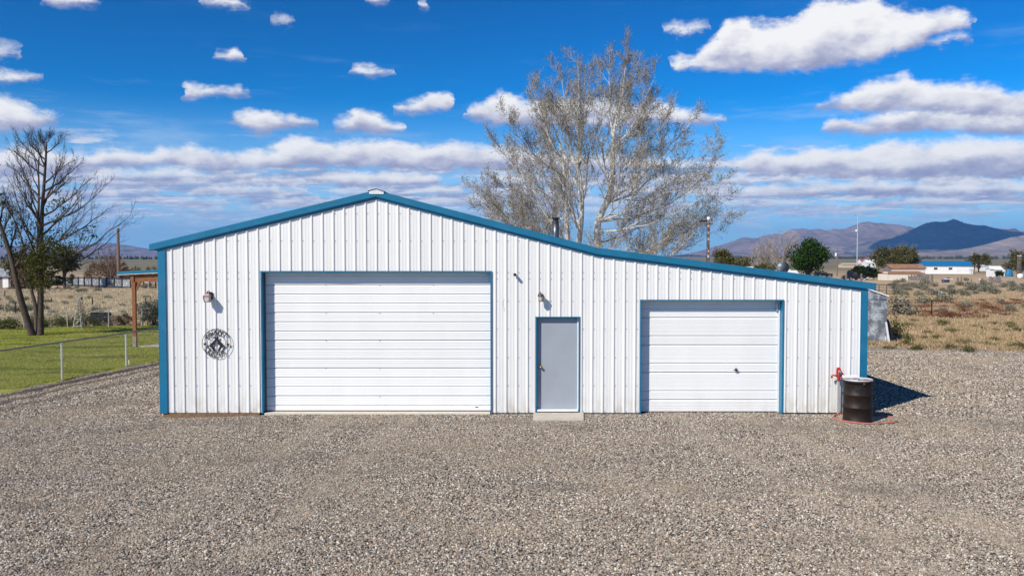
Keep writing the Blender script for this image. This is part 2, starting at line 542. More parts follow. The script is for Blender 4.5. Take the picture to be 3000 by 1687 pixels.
M['vane'] = mat('dull_turbine_steel', (0.20, 0.225, 0.245), 0.45, 0.6, var=0.2, vscale=20)
M['steel'] = mat('galvanised_steel', (0.55, 0.57, 0.58), 0.42, 0.6, var=0.12, vscale=30)
M['brass'] = mat('brass', (0.50, 0.36, 0.08), 0.3, 0.9)
M['black'] = mat('black_metal', (0.012, 0.012, 0.013), 0.45)
M['concrete'] = mat('concrete', (0.52, 0.465, 0.385), 0.9, var=0.12, vscale=6, bump=0.2, bscale=120, dirt=(0.30, 0.26, 0.21), dirt_amt=0.5, dirt_scale=3)
M['woodskirt'] = mat('old_brown_board', (0.20, 0.115, 0.06), 0.85, var=0.3, vscale=12)
M['rubber'] = mat('black_rubber', (0.02, 0.02, 0.02), 0.9)
M['glass'] = mat('frosted_lamp_glass', (0.55, 0.55, 0.52), 0.15, var=0.15, vscale=40)
M['pink'] = mat('sun_faded_red_metal', (0.42, 0.20, 0.22), 0.6, var=0.15, vscale=30)
M['bronze'] = mat('dark_bronze_metal', (0.075, 0.045, 0.035), 0.5)
M['red'] = mat('red_painted_iron', (0.50, 0.040, 0.025), 0.45, var=0.15, vscale=30)
M['hose'] = mat('faded_red_rubber', (0.48, 0.13, 0.10), 0.7, var=0.1, vscale=8)
M['trim_white'] = mat('white_vinyl', (0.80, 0.80, 0.80), 0.5, var=0.04, vscale=8)
M['wood'] = mat('stained_cedar', (0.24, 0.085, 0.030), 0.7, var=0.25, vscale=9)
M['pole'] = mat('weathered_pole_wood', (0.20, 0.135, 0.095), 0.9, var=0.3, vscale=6)
M['greywood'] = mat('grey_weathered_wood', (0.17, 0.15, 0.135), 0.95, var=0.35, vscale=8)

# ------------------------------------------------------------------ the land
def ground_material():
    m, nb_, b = principled('dry_valley_ground')
    b.inputs['Roughness'].default_value = 0.95
    b.inputs['Specular IOR Level'].default_value = 0.1
    p = nb_.n('ShaderNodeNewGeometry').outputs['Position']
    n1 = nb_.noise(p, 0.11, 5.0, 0.65)
    n2 = nb_.noise(p, 1.7, 5.0, 0.7)
    n3 = nb_.noise(nb_.vm('MULTIPLY', p, (0.35, 1.2, 1.0)), 0.16, 4.0, 0.6)
    straw, tan, olive, redb = (0.56, 0.42, 0.27), (0.45, 0.30, 0.20), (0.175, 0.165, 0.075), (0.20, 0.085, 0.055)
    c = nb_.mix(nb_.map(n2, 0.3, 0.7), straw, tan)
    c = nb_.mix(nb_.m('MULTIPLY', nb_.map(n1, 0.48, 0.66), 0.75), c, olive)
    se = nb_.n('ShaderNodeSeparateXYZ')
    nb_.put(se.inputs[0], p)
    x, y = se.outputs[0], se.outputs[1]
    # reddish dry weeds on a strip of the right-hand field
    strip = nb_.m('MULTIPLY', nb_.map(y, 44, 51), nb_.map(y, 74, 60))
    strip = nb_.m('MULTIPLY', strip, nb_.map(x, 14, 24))
    c = nb_.mix(nb_.m('MULTIPLY', strip, nb_.map(n3, 0.42, 0.6)), c, redb)
    left = nb_.m('MULTIPLY', nb_.map(x, -10, -16), nb_.map(y, 78, 60))
    c = nb_.mix(nb_.m('MULTIPLY', left, nb_.map(n2, 0.35, 0.6, 0.35, 0.9)), c, (0.58, 0.48, 0.32))
    # far plain: sage-green flat with brown patches
    n4 = nb_.noise(nb_.vm('MULTIPLY', p, (0.25, 1.0, 1.0)), 0.012, 4.0, 0.6)
    far = nb_.mix(nb_.map(n4, 0.35, 0.65), (0.23, 0.19, 0.125), (0.165, 0.155, 0.105))
    c = nb_.mix(nb_.map(y, 170, 420), c, far)
    c = nb_.mix(nb_.m('MULTIPLY', nb_.map(nb_.noise(p, 9.0, 3.0, 0.6), 0.55, 0.78), 0.35), c, (0.13, 0.10, 0.065))
    nb_.put(b.inputs['Base Color'], c)
    bn = nb_.n('ShaderNodeBump')
    bn.inputs['Strength'].default_value = 0.6
    bn.inputs['Distance'].default_value = 0.08
    nb_.put(bn.inputs['Height'], nb_.noise(p, 6.0, 5.0, 0.7))
    nb_.put(b.inputs['Normal'], bn.outputs[0])
    return m

def sheet(name, xs, ys, zf, material, keep=None):
    mb = MB()
    nx = len(xs)
    for y in ys:
        for x in xs:
            mb.v.append((x, y, zf(x, y)))
    for j in range(len(ys) - 1):
        for i in range(nx - 1):
            if keep and not keep((xs[i] + xs[i + 1]) / 2, (ys[j] + ys[j + 1]) / 2):
                continue
            a = j * nx + i
            mb.f.append((a, a + 1, a + 1 + nx, a + nx))
    return mb.build(name, material, smooth=True)

def lin(a, b, n):
    return [a + (b - a) * i / (n - 1) for i in range(n)]

gx = sorted(set([-9000, -6000, -4000, -2500, -1500, -900, -500, -300, -200, -140] + lin(-100, 100, 81) + [140, 200, 300, 500, 900, 1500, 2500, 4000, 6000, 9000]))
gy = sorted(set([-60, -20] + lin(0, 150, 61) + lin(160, 320, 17) + [400, 550, 800, 1200, 1800, 2600, 3600, 5000, 7000, 9500, 13000]))
tag(sheet('ground', gx, gy, lambda x, y: gz(x, y) - 0.02, ground_material()), kind='structure')

# yard edges: fence line on the left, field edge on the right
FA, FB = G(182, 1112), G(370, 1074)
fdir = (FB - FA); fdir.z = 0; fdir.normalize()
def fence_x(y):
    return FA.x + fdir.x / fdir.y * (y - FA.y)

def field_edge(x):
    return 30.6 + 0.35 * math.sin(x * 0.9) + 0.25 * math.sin(x * 2.3 + 1) + (1.4 if x < 15 else 0) * sstep((16 - x) / 3)

def tree_shade_mask(nb_, p):  # dark streaks along the fence: painted shade of trees out of frame
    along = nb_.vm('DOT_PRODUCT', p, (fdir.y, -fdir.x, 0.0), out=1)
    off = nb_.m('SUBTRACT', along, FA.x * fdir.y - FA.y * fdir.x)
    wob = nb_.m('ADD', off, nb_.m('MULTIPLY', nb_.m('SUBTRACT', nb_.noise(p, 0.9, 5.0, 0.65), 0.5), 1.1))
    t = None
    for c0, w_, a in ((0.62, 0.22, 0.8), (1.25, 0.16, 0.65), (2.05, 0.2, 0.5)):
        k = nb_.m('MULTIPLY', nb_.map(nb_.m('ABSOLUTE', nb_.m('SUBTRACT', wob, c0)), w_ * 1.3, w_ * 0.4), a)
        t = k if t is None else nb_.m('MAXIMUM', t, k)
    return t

def drive_mask(nb_, p):
    # packed wheel lines from both large doors out into the yard
    se = nb_.n('ShaderNodeSeparateXYZ'); nb_.put(se.inputs[0], p)
    wob = nb_.m('MULTIPLY', nb_.m('SUBTRACT', nb_.noise(nb_.vm('MULTIPLY', p, (1.0, 0.35, 1.0)), 0.8, 4.0, 0.6), 0.5), 1.1)
    t = None
    for x0, dr in ((-3.75, -0.10), (-2.15, -0.10), (3.45, 0.12), (5.0, 0.12)):
        cx = nb_.m('MULTIPLY_ADD', nb_.m('SUBTRACT', YW, se.outputs[1]), dr, x0)
        d = nb_.m('ABSOLUTE', nb_.m('SUBTRACT', nb_.m('ADD', se.outputs[0], wob), cx))
        k = nb_.map(d, 0.34, 0.10)
        t = k if t is None else nb_.m('MAXIMUM', t, k)
    return nb_.m('MULTIPLY', nb_.m('MULTIPLY', t, nb_.map(nb_.noise(p, 1.6, 4.0, 0.6), 0.3, 0.62)), 0.42)

def gravel_material(name, scale):
    m, nb_, b = principled(name)
    b.inputs['Roughness'].default_value = 0.9
    b.inputs['Specular IOR Level'].default_value = 0.25
    p = nb_.n('ShaderNodeNewGeometry').outputs['Position']
    v = nb_.n('ShaderNodeTexVoronoi')
    nb_.put(v.inputs['Vector'], p)
    v.inputs['Scale'].default_value = scale
    rnd = nb_.n('ShaderNodeSeparateColor')
    nb_.put(rnd.inputs[0], v.outputs['Color'])
    stones = PEB
    c = nb_.ramp(rnd.outputs[0], stones, 'CONSTANT')
    edge = nb_.map(v.outputs['Distance'], 0.55, 0.85)
    c = nb_.mix(nb_.m('MULTIPLY', edge, 0.6), c, (0.12, 0.10, 0.08))
    n1 = nb_.noise(p, 0.55, 4.0, 0.6)
    c = nb_.mix(nb_.m('MULTIPLY', nb_.map(n1, 0.5, 0.75), 0.35), c, (0.30, 0.24, 0.17))
    # bare sandy patch where the hydrant drips, and tree shade painted as dark streaks near the fence
    se = nb_.n('ShaderNodeSeparateXYZ')
    nb_.put(se.inputs[0], p)
    ds = nb_.vm('DISTANCE', nb_.vm('MULTIPLY', p, (0.62, 1.35, 0.0)), (6.25 * 0.62, 17.3 * 1.35, 0.0), out=1)
    sand = nb_.m('MULTIPLY', nb_.map(nb_.m('ADD', ds, nb_.m('MULTIPLY', nb_.noise(p, 2.5, 4.0), 0.9)), 1.45, 0.7), 0.6)
    c = nb_.mix(sand, c, (0.45, 0.38, 0.28))
    c = nb_.mix(drive_mask(nb_, p), c, (0.40, 0.335, 0.26))
    c = nb_.mix(tree_shade_mask(nb_, p), c, (0.075, 0.058, 0.050))
    nb_.put(b.inputs['Base Color'], c)
    bn = nb_.n('ShaderNodeBump')
    bn.inputs['Strength'].default_value = 1.0
    bn.inputs['Distance'].default_value = 0.012
    bn.invert = True
    nb_.put(bn.inputs['Height'], v.outputs['Distance'])
    nb_.put(b.inputs['Normal'], bn.outputs[0])
    return m

PEB = [(0.0, (0.036, 0.031, 0.028)), (0.15, (0.145, 0.122, 0.103)), (0.28, (0.265, 0.225, 0.182)), (0.45, (0.365, 0.302, 0.238)), (0.59, (0.32, 0.29, 0.25)),
       (0.72, (0.46, 0.39, 0.31)), (0.83, (0.40, 0.27, 0.19)), (0.90, (0.68, 0.63, 0.55))]
def yard_keep(x, y):
    return y < field_edge(x) if x > -7 else (x > fence_x(y) + 0.1)

gravx = lin(-22, 40, 156)
gravy = lin(2, 33, 125)
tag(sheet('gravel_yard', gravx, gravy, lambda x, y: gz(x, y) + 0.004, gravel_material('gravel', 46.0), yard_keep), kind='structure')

# loose stones lying on the near part of the yard
def pebble_material():
    m, nb_, b = principled('gravel_stone')
    b.inputs['Roughness'].default_value = 0.85
    b.inputs['Specular IOR Level'].default_value = 0.3
    oi = nb_.n('ShaderNodeObjectInfo')
    c = nb_.ramp(oi.outputs['Random'], PEB, 'CONSTANT')
    p = nb_.n('ShaderNodeNewGeometry').outputs['Position']
    c = nb_.mix(nb_.map(nb_.noise(p, 0.45, 5.0, 0.6), 0.42, 0.72, 0.0, 0.5), c, (0.36, 0.29, 0.205))
    c = nb_.mix(nb_.map(nb_.noise(nb_.vm('ADD', nb_.vm('MULTIPLY', p, (0.5, 1.1, 1.0)), (9.0, 4.0, 0.0)), 0.55, 5.0, 0.6), 0.50, 0.72, 0.0, 0.5), c, (0.115, 0.10, 0.085))
    c = nb_.mix(drive_mask(nb_, p), c, (0.40, 0.335, 0.26))
    c = nb_.mix(tree_shade_mask(nb_, p), c, (0.085, 0.066, 0.058))  # same painted tree shade on the loose stones
    nb_.put(b.inputs['Base Color'], c)
    return m

def scatter_stones(name, xs, ys, density, r0, r1, seed, keep):
    base = sheet(name, xs, ys, lambda x, y: gz(x, y) + 0.006, None, keep)
    ng = bpy.data.node_groups.new(name, 'GeometryNodeTree')
    ng.interface.new_socket('Geometry', in_out='INPUT', socket_type='NodeSocketGeometry')
    ng.interface.new_socket('Geometry', in_out='OUTPUT', socket_type='NodeSocketGeometry')
    N = ng.nodes; L = ng.links
    gi, go = N.new('NodeGroupInput'), N.new('NodeGroupOutput')
    dist = N.new('GeometryNodeDistributePointsOnFaces')
    dist.inputs['Density'].default_value = density
    dist.inputs['Seed'].default_value = seed
    L.new(gi.outputs[0], dist.inputs['Mesh'])
    ico = N.new('GeometryNodeMeshIcoSphere')
    ico.inputs['Radius'].default_value = 1.0
    ico.inputs['Subdivisions'].default_value = 1
    nz = N.new('ShaderNodeTexNoise'); nz.inputs['Scale'].default_value = 1.3
    vm = N.new('ShaderNodeVectorMath'); vm.operation = 'SUBTRACT'; vm.inputs[1].default_value = (0.5, 0.5, 0.5)
    L.new(nz.outputs['Color'], vm.inputs[0])
    sp = N.new('GeometryNodeSetPosition')
    L.new(ico.outputs[0], sp.inputs[0]); L.new(vm.outputs[0], sp.inputs['Offset'])
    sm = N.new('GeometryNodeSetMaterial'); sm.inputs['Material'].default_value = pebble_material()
    L.new(sp.outputs[0], sm.inputs[0])
    inst = N.new('GeometryNodeInstanceOnPoints')
    L.new(dist.outputs['Points'], inst.inputs['Points']); L.new(sm.outputs[0], inst.inputs['Instance'])
    rr = N.new('FunctionNodeRandomValue'); rr.data_type = 'FLOAT_VECTOR'
    rr.inputs[0].default_value = (0, 0, 0); rr.inputs[1].default_value = (0.7, 0.7, 6.28)
    L.new(rr.outputs[0], inst.inputs['Rotation'])
    rs = N.new('FunctionNodeRandomValue'); rs.data_type = 'FLOAT_VECTOR'
    rs.inputs[0].default_value = (r0, r0, r0 * 0.6); rs.inputs[1].default_value = (r1, r1, r1 * 0.75)
    L.new(rs.outputs[0], inst.inputs['Scale'])
    L.new(inst.outputs[0], go.inputs[0])
    md = base.modifiers.new('stones', 'NODES'); md.node_group = ng
    tag(base, kind='stuff')
    return base

inview = lambda x, y: abs(x) < 0.62 * y + 0.3
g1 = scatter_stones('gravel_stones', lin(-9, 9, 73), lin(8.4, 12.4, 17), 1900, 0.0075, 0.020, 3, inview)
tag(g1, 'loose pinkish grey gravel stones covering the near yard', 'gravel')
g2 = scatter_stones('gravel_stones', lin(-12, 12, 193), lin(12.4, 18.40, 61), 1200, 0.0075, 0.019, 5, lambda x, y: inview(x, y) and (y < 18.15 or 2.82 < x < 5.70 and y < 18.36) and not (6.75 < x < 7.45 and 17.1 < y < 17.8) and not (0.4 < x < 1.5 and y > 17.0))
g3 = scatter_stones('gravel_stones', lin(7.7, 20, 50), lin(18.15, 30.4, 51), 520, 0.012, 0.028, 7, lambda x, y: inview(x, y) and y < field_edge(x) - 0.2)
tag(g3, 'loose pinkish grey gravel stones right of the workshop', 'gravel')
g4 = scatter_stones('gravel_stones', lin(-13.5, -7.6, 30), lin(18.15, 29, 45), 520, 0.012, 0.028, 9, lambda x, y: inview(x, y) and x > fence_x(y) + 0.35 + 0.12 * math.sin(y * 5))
tag(g4, 'loose pinkish grey gravel stones between the workshop and the lawn fence', 'gravel')
tag(g2, 'loose pinkish grey gravel stones in front of the workshop', 'gravel')

# lawn behind the fence
def lawn_material():
    m, nb_, b = principled('lawn_turf')
    b.inputs['Roughness'].default_value = 0.9
    b.inputs['Specular IOR Level'].default_value = 0.1
    p = nb_.n('ShaderNodeNewGeometry').outputs['Position']
    n1 = nb_.noise(p, 0.35, 5.0, 0.6)
    n2 = nb_.noise(p, 14.0, 4.0, 0.7)
    c = nb_.mix(nb_.map(n2, 0.3, 0.7), (0.29, 0.33, 0.05), (0.44, 0.43, 0.11))
    n5 = nb_.noise(nb_.vm('MULTIPLY', p, (0.35, 1.3, 1.0)), 0.8, 4.0, 0.6)
    c = nb_.mix(nb_.m('MULTIPLY', nb_.map(n5, 0.5, 0.68), 0.7), c, (0.40, 0.34, 0.14))
    nb_.put(b.inputs['Base Color'], c)
    bn = nb_.n('ShaderNodeBump')
    bn.inputs['Strength'].default_value = 0.8
    bn.inputs['Distance'].default_value = 0.05
    nb_.put(bn.inputs['Height'], nb_.noise(p, 20.0, 5.0, 0.7))
    nb_.put(b.inputs['Normal'], bn.outputs[0])
    return m
lawn_back = lambda x: 40.2 + 0.18 * (x + 24) + 0.3 * math.sin(x * 1.1)
lx, ly = lin(-34, 2, 145), lin(19, 45, 105)
tag(sheet('lawn', lx, ly, lambda x, y: gz(x, y) + 0.006, lawn_material(), lambda x, y: x < fence_x(y) + 0.1 + 0.12 * math.sin(y * 3) and y < lawn_back(x)), kind='structure')

# ------------------------------------------------------------------ the workshop
BD = 12.0                                   # depth of the building
XL, XR = wp(466, 900)[0], wp(2541, 900)[0]
APX = wp(1103, 600)[0]
# roof line (top of rake trim) from the survey
TIP_L = wp(441, 717); APEX = wp(1103, 559); KINK = wp(1750, 727); TIP_R = wp(2563, 831)
def lerp_line(a, b, x):
    return a[1] + (b[1] - a[1]) * (x - a[0]) / (b[0] - a[0])
def roof_z(x):
    if x < APEX[0]: return lerp_line(TIP_L, APEX, x)
    if x < KINK[0]: return lerp_line(APEX, KINK, x)
    return lerp_line(KINK, TIP_R, x)
WB = 0.035                                  # bottom of the sheeting
shop = empty('metal_workshop', (0, YW, 0), 0, 'large white ribbed metal workshop with blue trim and two overhead doors', 'workshop')
def lw(mb): # world -> shop local
    mb.v = [(x, y - YW, z) for x, y, z in mb.v]
    return mb
def part(mb, name, m, parent=shop, smooth=False):
    return lw(mb).build(name, m, parent, smooth)

# openings: (x0, x1, top)
B0, B1, BT = wp(768, 900)[0], wp(1438, 900)[0], wp(1100, 797)[1]
S0, S1, ST = wp(1877, 1000)[0], wp(2292, 1000)[0], wp(2080, 880.5)[1]
D0, D1, DT = wp(1571, 1050)[0], wp(1696.5, 1050)[0], wp(1630, 930)[1]
OPEN = [(B0, B1, BT), (S0, S1, ST), (D0, D1, DT)]

PITCHX = (wp(1104.2, 900)[0] - wp(505.2, 900)[0]) / 19.0
RIB0 = wp(505.2, 900)[0]
def profile_pts(x0, x1):
    """(x, depth) of ribbed sheet between x0 and x1; depth counts towards the viewer"""
    pts = []
    k0 = int(math.floor((x0 - RIB0) / PITCHX)) - 1
    k1 = int(math.ceil((x1 - RIB0) / PITCHX)) + 1
    for k in range(k0, k1 + 1):
        c = RIB0 + k * PITCHX
        pts += [(c - 0.028, 0), (c - 0.012, 0.020), (c + 0.012, 0.020), (c + 0.024, 0)]
        for j in (0.36, 0.64):
            d = c + j * PITCHX
            pts += [(d - 0.014, 0), (d - 0.007, 0.0022), (d + 0.007, 0.0022), (d + 0.014, 0)]
    def dep(x):
        for (a, da), (b, db) in zip(pts, pts[1:]):
            if a <= x <= b:
                return da + (db - da) * (x - a) / (b - a)
        return 0
    return [(x0, dep(x0))] + [p for p in pts if x0 < p[0] < x1] + [(x1, dep(x1))]

def zbot(xm):
    for a, b, t in OPEN:
        if a < xm < b:
            return t
    return WB
def siding(x0, x1, y=YW, top=roof_z, bottom=zbot, sgn=-1, dz=0.03):
    cuts = sorted([x0, x1] + [c for o in OPEN for c in o[:2] if x0 < c < x1] + [c for c in (APEX[0], KINK[0]) if x0 < c < x1])
    mb = MB()
    for a, b in zip(cuts, cuts[1:]):
        if b - a < 1e-4: continue
        zb = bottom((a + b) / 2)
        P = profile_pts(a, b)
        base = len(mb.v)
        for x, d in P:
            mb.v.append((x, y + sgn * d, zb)); mb.v.append((x, y + sgn * d, top(x) - dz))
        for i in range(len(P) - 1):
            q = base + 2 * i
            mb.f.append((q, q + 2, q + 3, q + 1) if sgn < 0 else (q, q + 1, q + 3, q + 2))
    return mb

front = empty('front_wall'); front.parent = shop
for ga, gb in ((XL + 0.02, B0 - 0.03), (B1 + 0.03, D0 - 0.03), (D1 + 0.03, S0 - 0.03), (S1 + 0.03, XR - 0.02)):
    part(MB().box(ga, gb, YW + 0.055, YW + 0.065, WB, 0.12), 'sill_girt', M['greywood'], front)
xs0 = RIB0 - PITCHX * 0.45 - PITCHX
x = xs0
while x < XR - 0.02:
    a, b = max(x, XL + 0.01), min(x + 4 * PITCHX, XR - 0.01)
    part(siding(a, b), 'siding_panel', M['white'], front)
    x += 4 * PITCHX
# wood framing behind the sheets, seen only as darkness at the seams: side, back walls
def wall_plane(name, poly, m):
    mb = MB(); mb.add(poly, [tuple(range(len(poly)))]); return part(mb, name, m)
for xx, nm in ((XL + 0.03, 'side_wall'), (XR - 0.03, 'side_wall')):
    mb = MB()
    n = int(BD / 0.2286)
    zt = roof_z(xx) - 0.05
    for k in range(n + 1):
        y0 = YW + 0.08 + k * (BD - 0.1) / (n + 1)
        s = -1 if xx < 0 else 1
        ring = [(0, 0), (0.10, 0), (0.117, 0.02), (0.143, 0.02), (0.16, 0), (0.2286, 0)]
        for (a, da), (c, dc) in zip(ring, ring[1:]):
            p = [(xx + s * da, y0 + a, WB), (xx + s * dc, y0 + c, WB), (xx + s * dc, y0 + c, zt), (xx + s * da, y0 + a, zt)]
            mb.add(p, [(0, 1, 2, 3)])
    part(mb, nm, M['white'])
part(siding(XL + 0.03, XR - 0.03, YW + BD, bottom=lambda x: WB, sgn=1, dz=0.06), 'back_wall', M['white'])

# roof slopes
def roof_slab(a, b, name):
    mb = MB()
    nrib = int(BD / 0.305)
    t = 0.035
    mb.prism_y([(a[0], a[1] - t), (b[0], b[1] - t), (b[0], b[1] - 0.006), (a[0], a[1] - 0.006)], YW - 0.045, YW + BD + 0.15)
    for k in range(nrib + 1):
        y = YW + 0.12 + k * 0.305
        mb.prism_y([(a[0], a[1] - 0.007), (b[0], b[1] - 0.007), (b[0], b[1] + 0.012), (a[0], a[1] + 0.012)], y, y + 0.04)
    return part(mb, name, M['roofm'])
def inner(a, b, e0, e1):
    L = b[0] - a[0]
    f = lambda x: (x, lerp_line(a, b, x))
    return f(a[0] + e0), f(b[0] - e1)
for a, b in ((TIP_L, APEX), (APEX, KINK), (KINK, TIP_R)):
    p, q_ = inner(a, b, 0.003, 0.003)
    roof_slab(p, q_, 'roof')

# rake trim pieces with a lower lip, and the flashing that caps the sheets under it
FH = 0.122
def rake(xa, xb, yo=0.0, end=True):
    za, zb = roof_z(xa + 1e-4), roof_z(xb - 1e-4)
    mb = MB()
    y0, y1 = YW - 0.075 - yo, YW - 0.050
    mb.prism_y([(xa, za - FH), (xb, zb - FH), (xb, zb + 0.008), (xa, za + 0.008)], y0, y1)
    mb.prism_y([(xa, za - FH - 0.012), (xb, zb - FH - 0.012), (xb, zb - FH + 0.002), (xa, za - FH + 0.002)], y0 + 0.006, YW - 0.030)
    return part(mb, 'rake_trim', M['blue'])
J1, J2 = wp(1243, 620)[0], wp(2164, 790)[0]
rake(TIP_L[0], APEX[0]); rake(APEX[0], J1 + 0.03); rake(J1, KINK[0], 0.003); rake(KINK[0], J2 + 0.03); rake(J2, TIP_R[0], 0.003)
for xa, xb in ((XL, APEX[0]), (APEX[0], KINK[0]), (KINK[0], XR)):
    za, zb = roof_z(xa + 1e-4), roof_z(xb - 1e-4)
    mb = MB()
    mb.prism_y([(xa, za - FH - 0.060), (xb, zb - FH - 0.060), (xb, zb - FH - 0.014), (xa, za - FH - 0.014)], YW - 0.032, YW - 0.024)
    part(mb, 'wall_cap_flashing', M['blue'])
# eave trims running back along the two sides
for xx, s in ((TIP_L[0], -1), (TIP_R[0], 1)):
    z = roof_z(xx)
    mb = MB(); mb.box(min(xx, xx + s * 0.012), max(xx, xx + s * 0.012), YW - 0.05, YW + BD + 0.15, z - FH, z - 0.01)
    part(mb, 'eave_trim', M['blue'])
# corner trims
for x0, x1 in ((XL, XL + 0.155), (XR - 0.140, XR)):
    z = min(roof_z(x0), roof_z(x1)) - FH - 0.03
    mb = MB(); mb.box(x0, x1, YW - 0.030, YW - 0.022, WB - 0.01, z)
    xo = x0 if x0 < 0 else x1
    mb.box(xo - 0.004, xo + 0.004, YW - 0.031, YW + 0.15, WB - 0.01, z)
    xi = x1 if x0 < 0 else x0
    mb.box(xi - 0.012, xi + 0.002, YW - 0.034, YW - 0.002, WB - 0.01, z + (0.03 if x0 < 0 else 0.0))
    part(mb, 'corner_trim', M['blue'])
# ridge cap with its pale end plate
rc = MB()
a, b = wp(1080, 560), wp(1129, 560)
ap = wp(1103.5, 553.5)
zl, zr = wp(1080, 559.5)[1], wp(1129, 561.5)[1]
t = 0.014
rc.prism_y([(a[0], zl - t), (ap[0], ap[1] - t), (b[0], zr - t), (b[0], zr), (ap[0], ap[1]), (a[0], zl)], YW - 0.095, YW + BD + 0.1)
ridge = part(rc, 'ridge_cap', M['dark'])
rp = MB()
e = [wp(1084, 569.5), wp(1126, 569.8), wp(1125.5, 563), wp(1103.5, 555.6), wp(1083, 561)]
rp.prism_y(e, YW - 0.088, YW - 0.079)
part(rp, 'end_plate', M['ridge'], ridge)

# screws down every rib line
M['screw'] = mat('grey_screw', (0.22, 0.24, 0.26), 0.5, 0.3)
sc = MB()
for k in range(0, 66):
    xr = RIB0 + k * PITCHX + 0.045
    for pz in (626, 706, 727, 798, 817, 882, 964, 1047, 1129, 1205):
        z = wp(1500, pz)[1] if pz not in (727,) else None
        if z is None or z > roof_z(xr) - 0.22: continue
        if any(a - 0.03 < xr < b + 0.03 and z < t + 0.02 for a, b, t in OPEN): continue
        if XL + 0.17 < xr < XR - 0.16:
            sc.box(xr - 0.0062, xr + 0.0062, YW - 0.010, YW + 0.001, z - 0.0062, z + 0.0062)
so = part(sc, 'screw_heads', M['screw'], front); so['kind'] = 'stuff'

# door openings: blue jambs and head, recessed doors
def surround(x0, x1, top, rec, sill, face=0.030, bent=0.0):
    out = []
    for side, (a, b) in (('l', (x0 - face + 0.006, x0 + 0.006)), ('r', (x1 - 0.006, x1 + face - 0.006))):
        mb = MB(); mb.box(a, b, YW - 0.027, YW - 0.019, WB - 0.015, top + 0.004)
        xi = x0 + 0.003 if side == 'l' else x1 - 0.003
        mb.box(min(xi, xi + (0.006 if side == 'l' else -0.006)), max(xi, xi + (0.006 if side == 'l' else -0.006)), YW - 0.026, YW + rec, sill, top)
        out.append(part(mb, 'jamb_trim', M['blue']))
    mb = MB(); mb.box(x0 - face + 0.004, x1 + face - 0.004, YW - 0.029, YW - 0.0185, top - 0.004, top + face - 0.006)
    mb.box(x0 + 0.01, x1 - 0.01, YW - 0.0255, YW + rec, top - 0.002, top + 0.004)
    if bent:
        n_ = 40
        for k in range(n_ + 1):
            u = k / n_
            xx = x0 + 0.012 + (x1 - x0 - 0.024) * u
            dz_ = bent * max(0.0, math.sin(u * 9.0 - 0.6)) * (0.5 + 0.5 * math.sin(u * 23)) * (1 - sstep((u - 0.7) / 0.2)) + 0.003
            yy = YW - 0.0305 + dz_ * 0.4
            mb.v += [(xx, yy, top + 0.004), (xx, yy, top - 0.004 - dz_)]
            if k:
                b0 = len(mb.v) - 4
                mb.f.append((b0, b0 + 1, b0 + 3, b0 + 2))
    out.append(part(mb, 'head_trim', M['blue']))
    return out
REC = 0.185
surround(B0, B1, BT, REC, 0.03, 0.030, 0.022)
surround(S0, S1, ST, REC, 0.0, 0.028)
surround(D0, D1, DT, 0.085, 0.05, 0.026)

def overhead_door(x0, x1, top, bot, rec, lines, joints, name, minor):
    """lines: heights of the pressed steps; each section runs joint to joint and is pressed between"""
    d = empty(name, (0, 0, 0)); d.parent = shop
    y = YW + rec
    bounds = [top] + joints + [bot]
    for i in range(len(bounds) - 1):
        zt, zb = bounds[i], bounds[i + 1]
        if zt - zb < 0.02: continue
        steps = sorted([z for z in lines if zb + 0.01 < z < zt - 0.01] + [zt, zb], reverse=True)
        prof = []   # (depth towards viewer, z) from top to bottom
        for j in range(len(steps) - 1):
            a, c = steps[j] - (0.004 if j == 0 else 0), steps[j + 1] + (0.004 if j == len(steps) - 2 else 0)
            h = a - c
            prof += [(-0.010, a), (0.010, a - 0.024)]
            for q in minor:
                if h > 0.12:
                    zc = a - 0.024 - q * (h - 0.05)
                    prof += [(0.010, zc + 0.006), (0.0065, zc), (0.010, zc - 0.006)]
            prof += [(0.012, c + 0.014), (0.010, c + 0.007), (-0.010, c + 0.005)]
        mb = MB()
        for dp, z in prof:
            mb.v += [(x0, y - dp, z), (x1, y - dp, z)]
        for k in range(len(prof) - 1):
            mb.f.append((2 * k, 2 * k + 2, 2 * k + 3, 2 * k + 1))
        mb.box(x0, x1, y + 0.012, y + 0.04, zb + 0.002, zt - 0.002)
        part(mb, 'door_section', M['doorwhite'], d)
    mb = MB(); mb.box(x0, x1, y - 0.006, y + 0.03, bot - 0.010, bot + 0.001)
    part(mb, 'bottom_seal', M['rubber'], d)
    return d
yb = YW + REC
big_lines = [wp(1100, 834.3 + 27.06 * k, yb)[1] for k in range(-1, 14)]
big_j = [wp(1100, 834.3 + 27.06 * k, yb)[1] for k in (0, 3, 6, 9, 12)]
bd = overhead_door(B0 + 0.012, B1 - 0.012, BT + 0.05, 0.042, REC, big_lines, big_j, 'large_overhead_door', (0.25, 0.5, 0.75))
tag(bd, 'wide white ribbed overhead door, the larger of the two')
sl = [929.9, 983.2, 1009.9, 1063.8, 1090.0, 1143.8, 1169.9]
small_lines = [wp(2080, p, yb)[1] for p in [902.5] + sl]
small_j = [wp(2080, p, yb)[1] for p in (929.9, 1009.9, 1090.0, 1169.9)]
sd = overhead_door(S0 + 0.012, S1 - 0.045, ST + 0.05, 0.020, REC, small_lines, small_j, 'small_overhead_door', (0.3, 0.6, 0.85))
tag(sd, 'smaller white overhead door with a black handle')
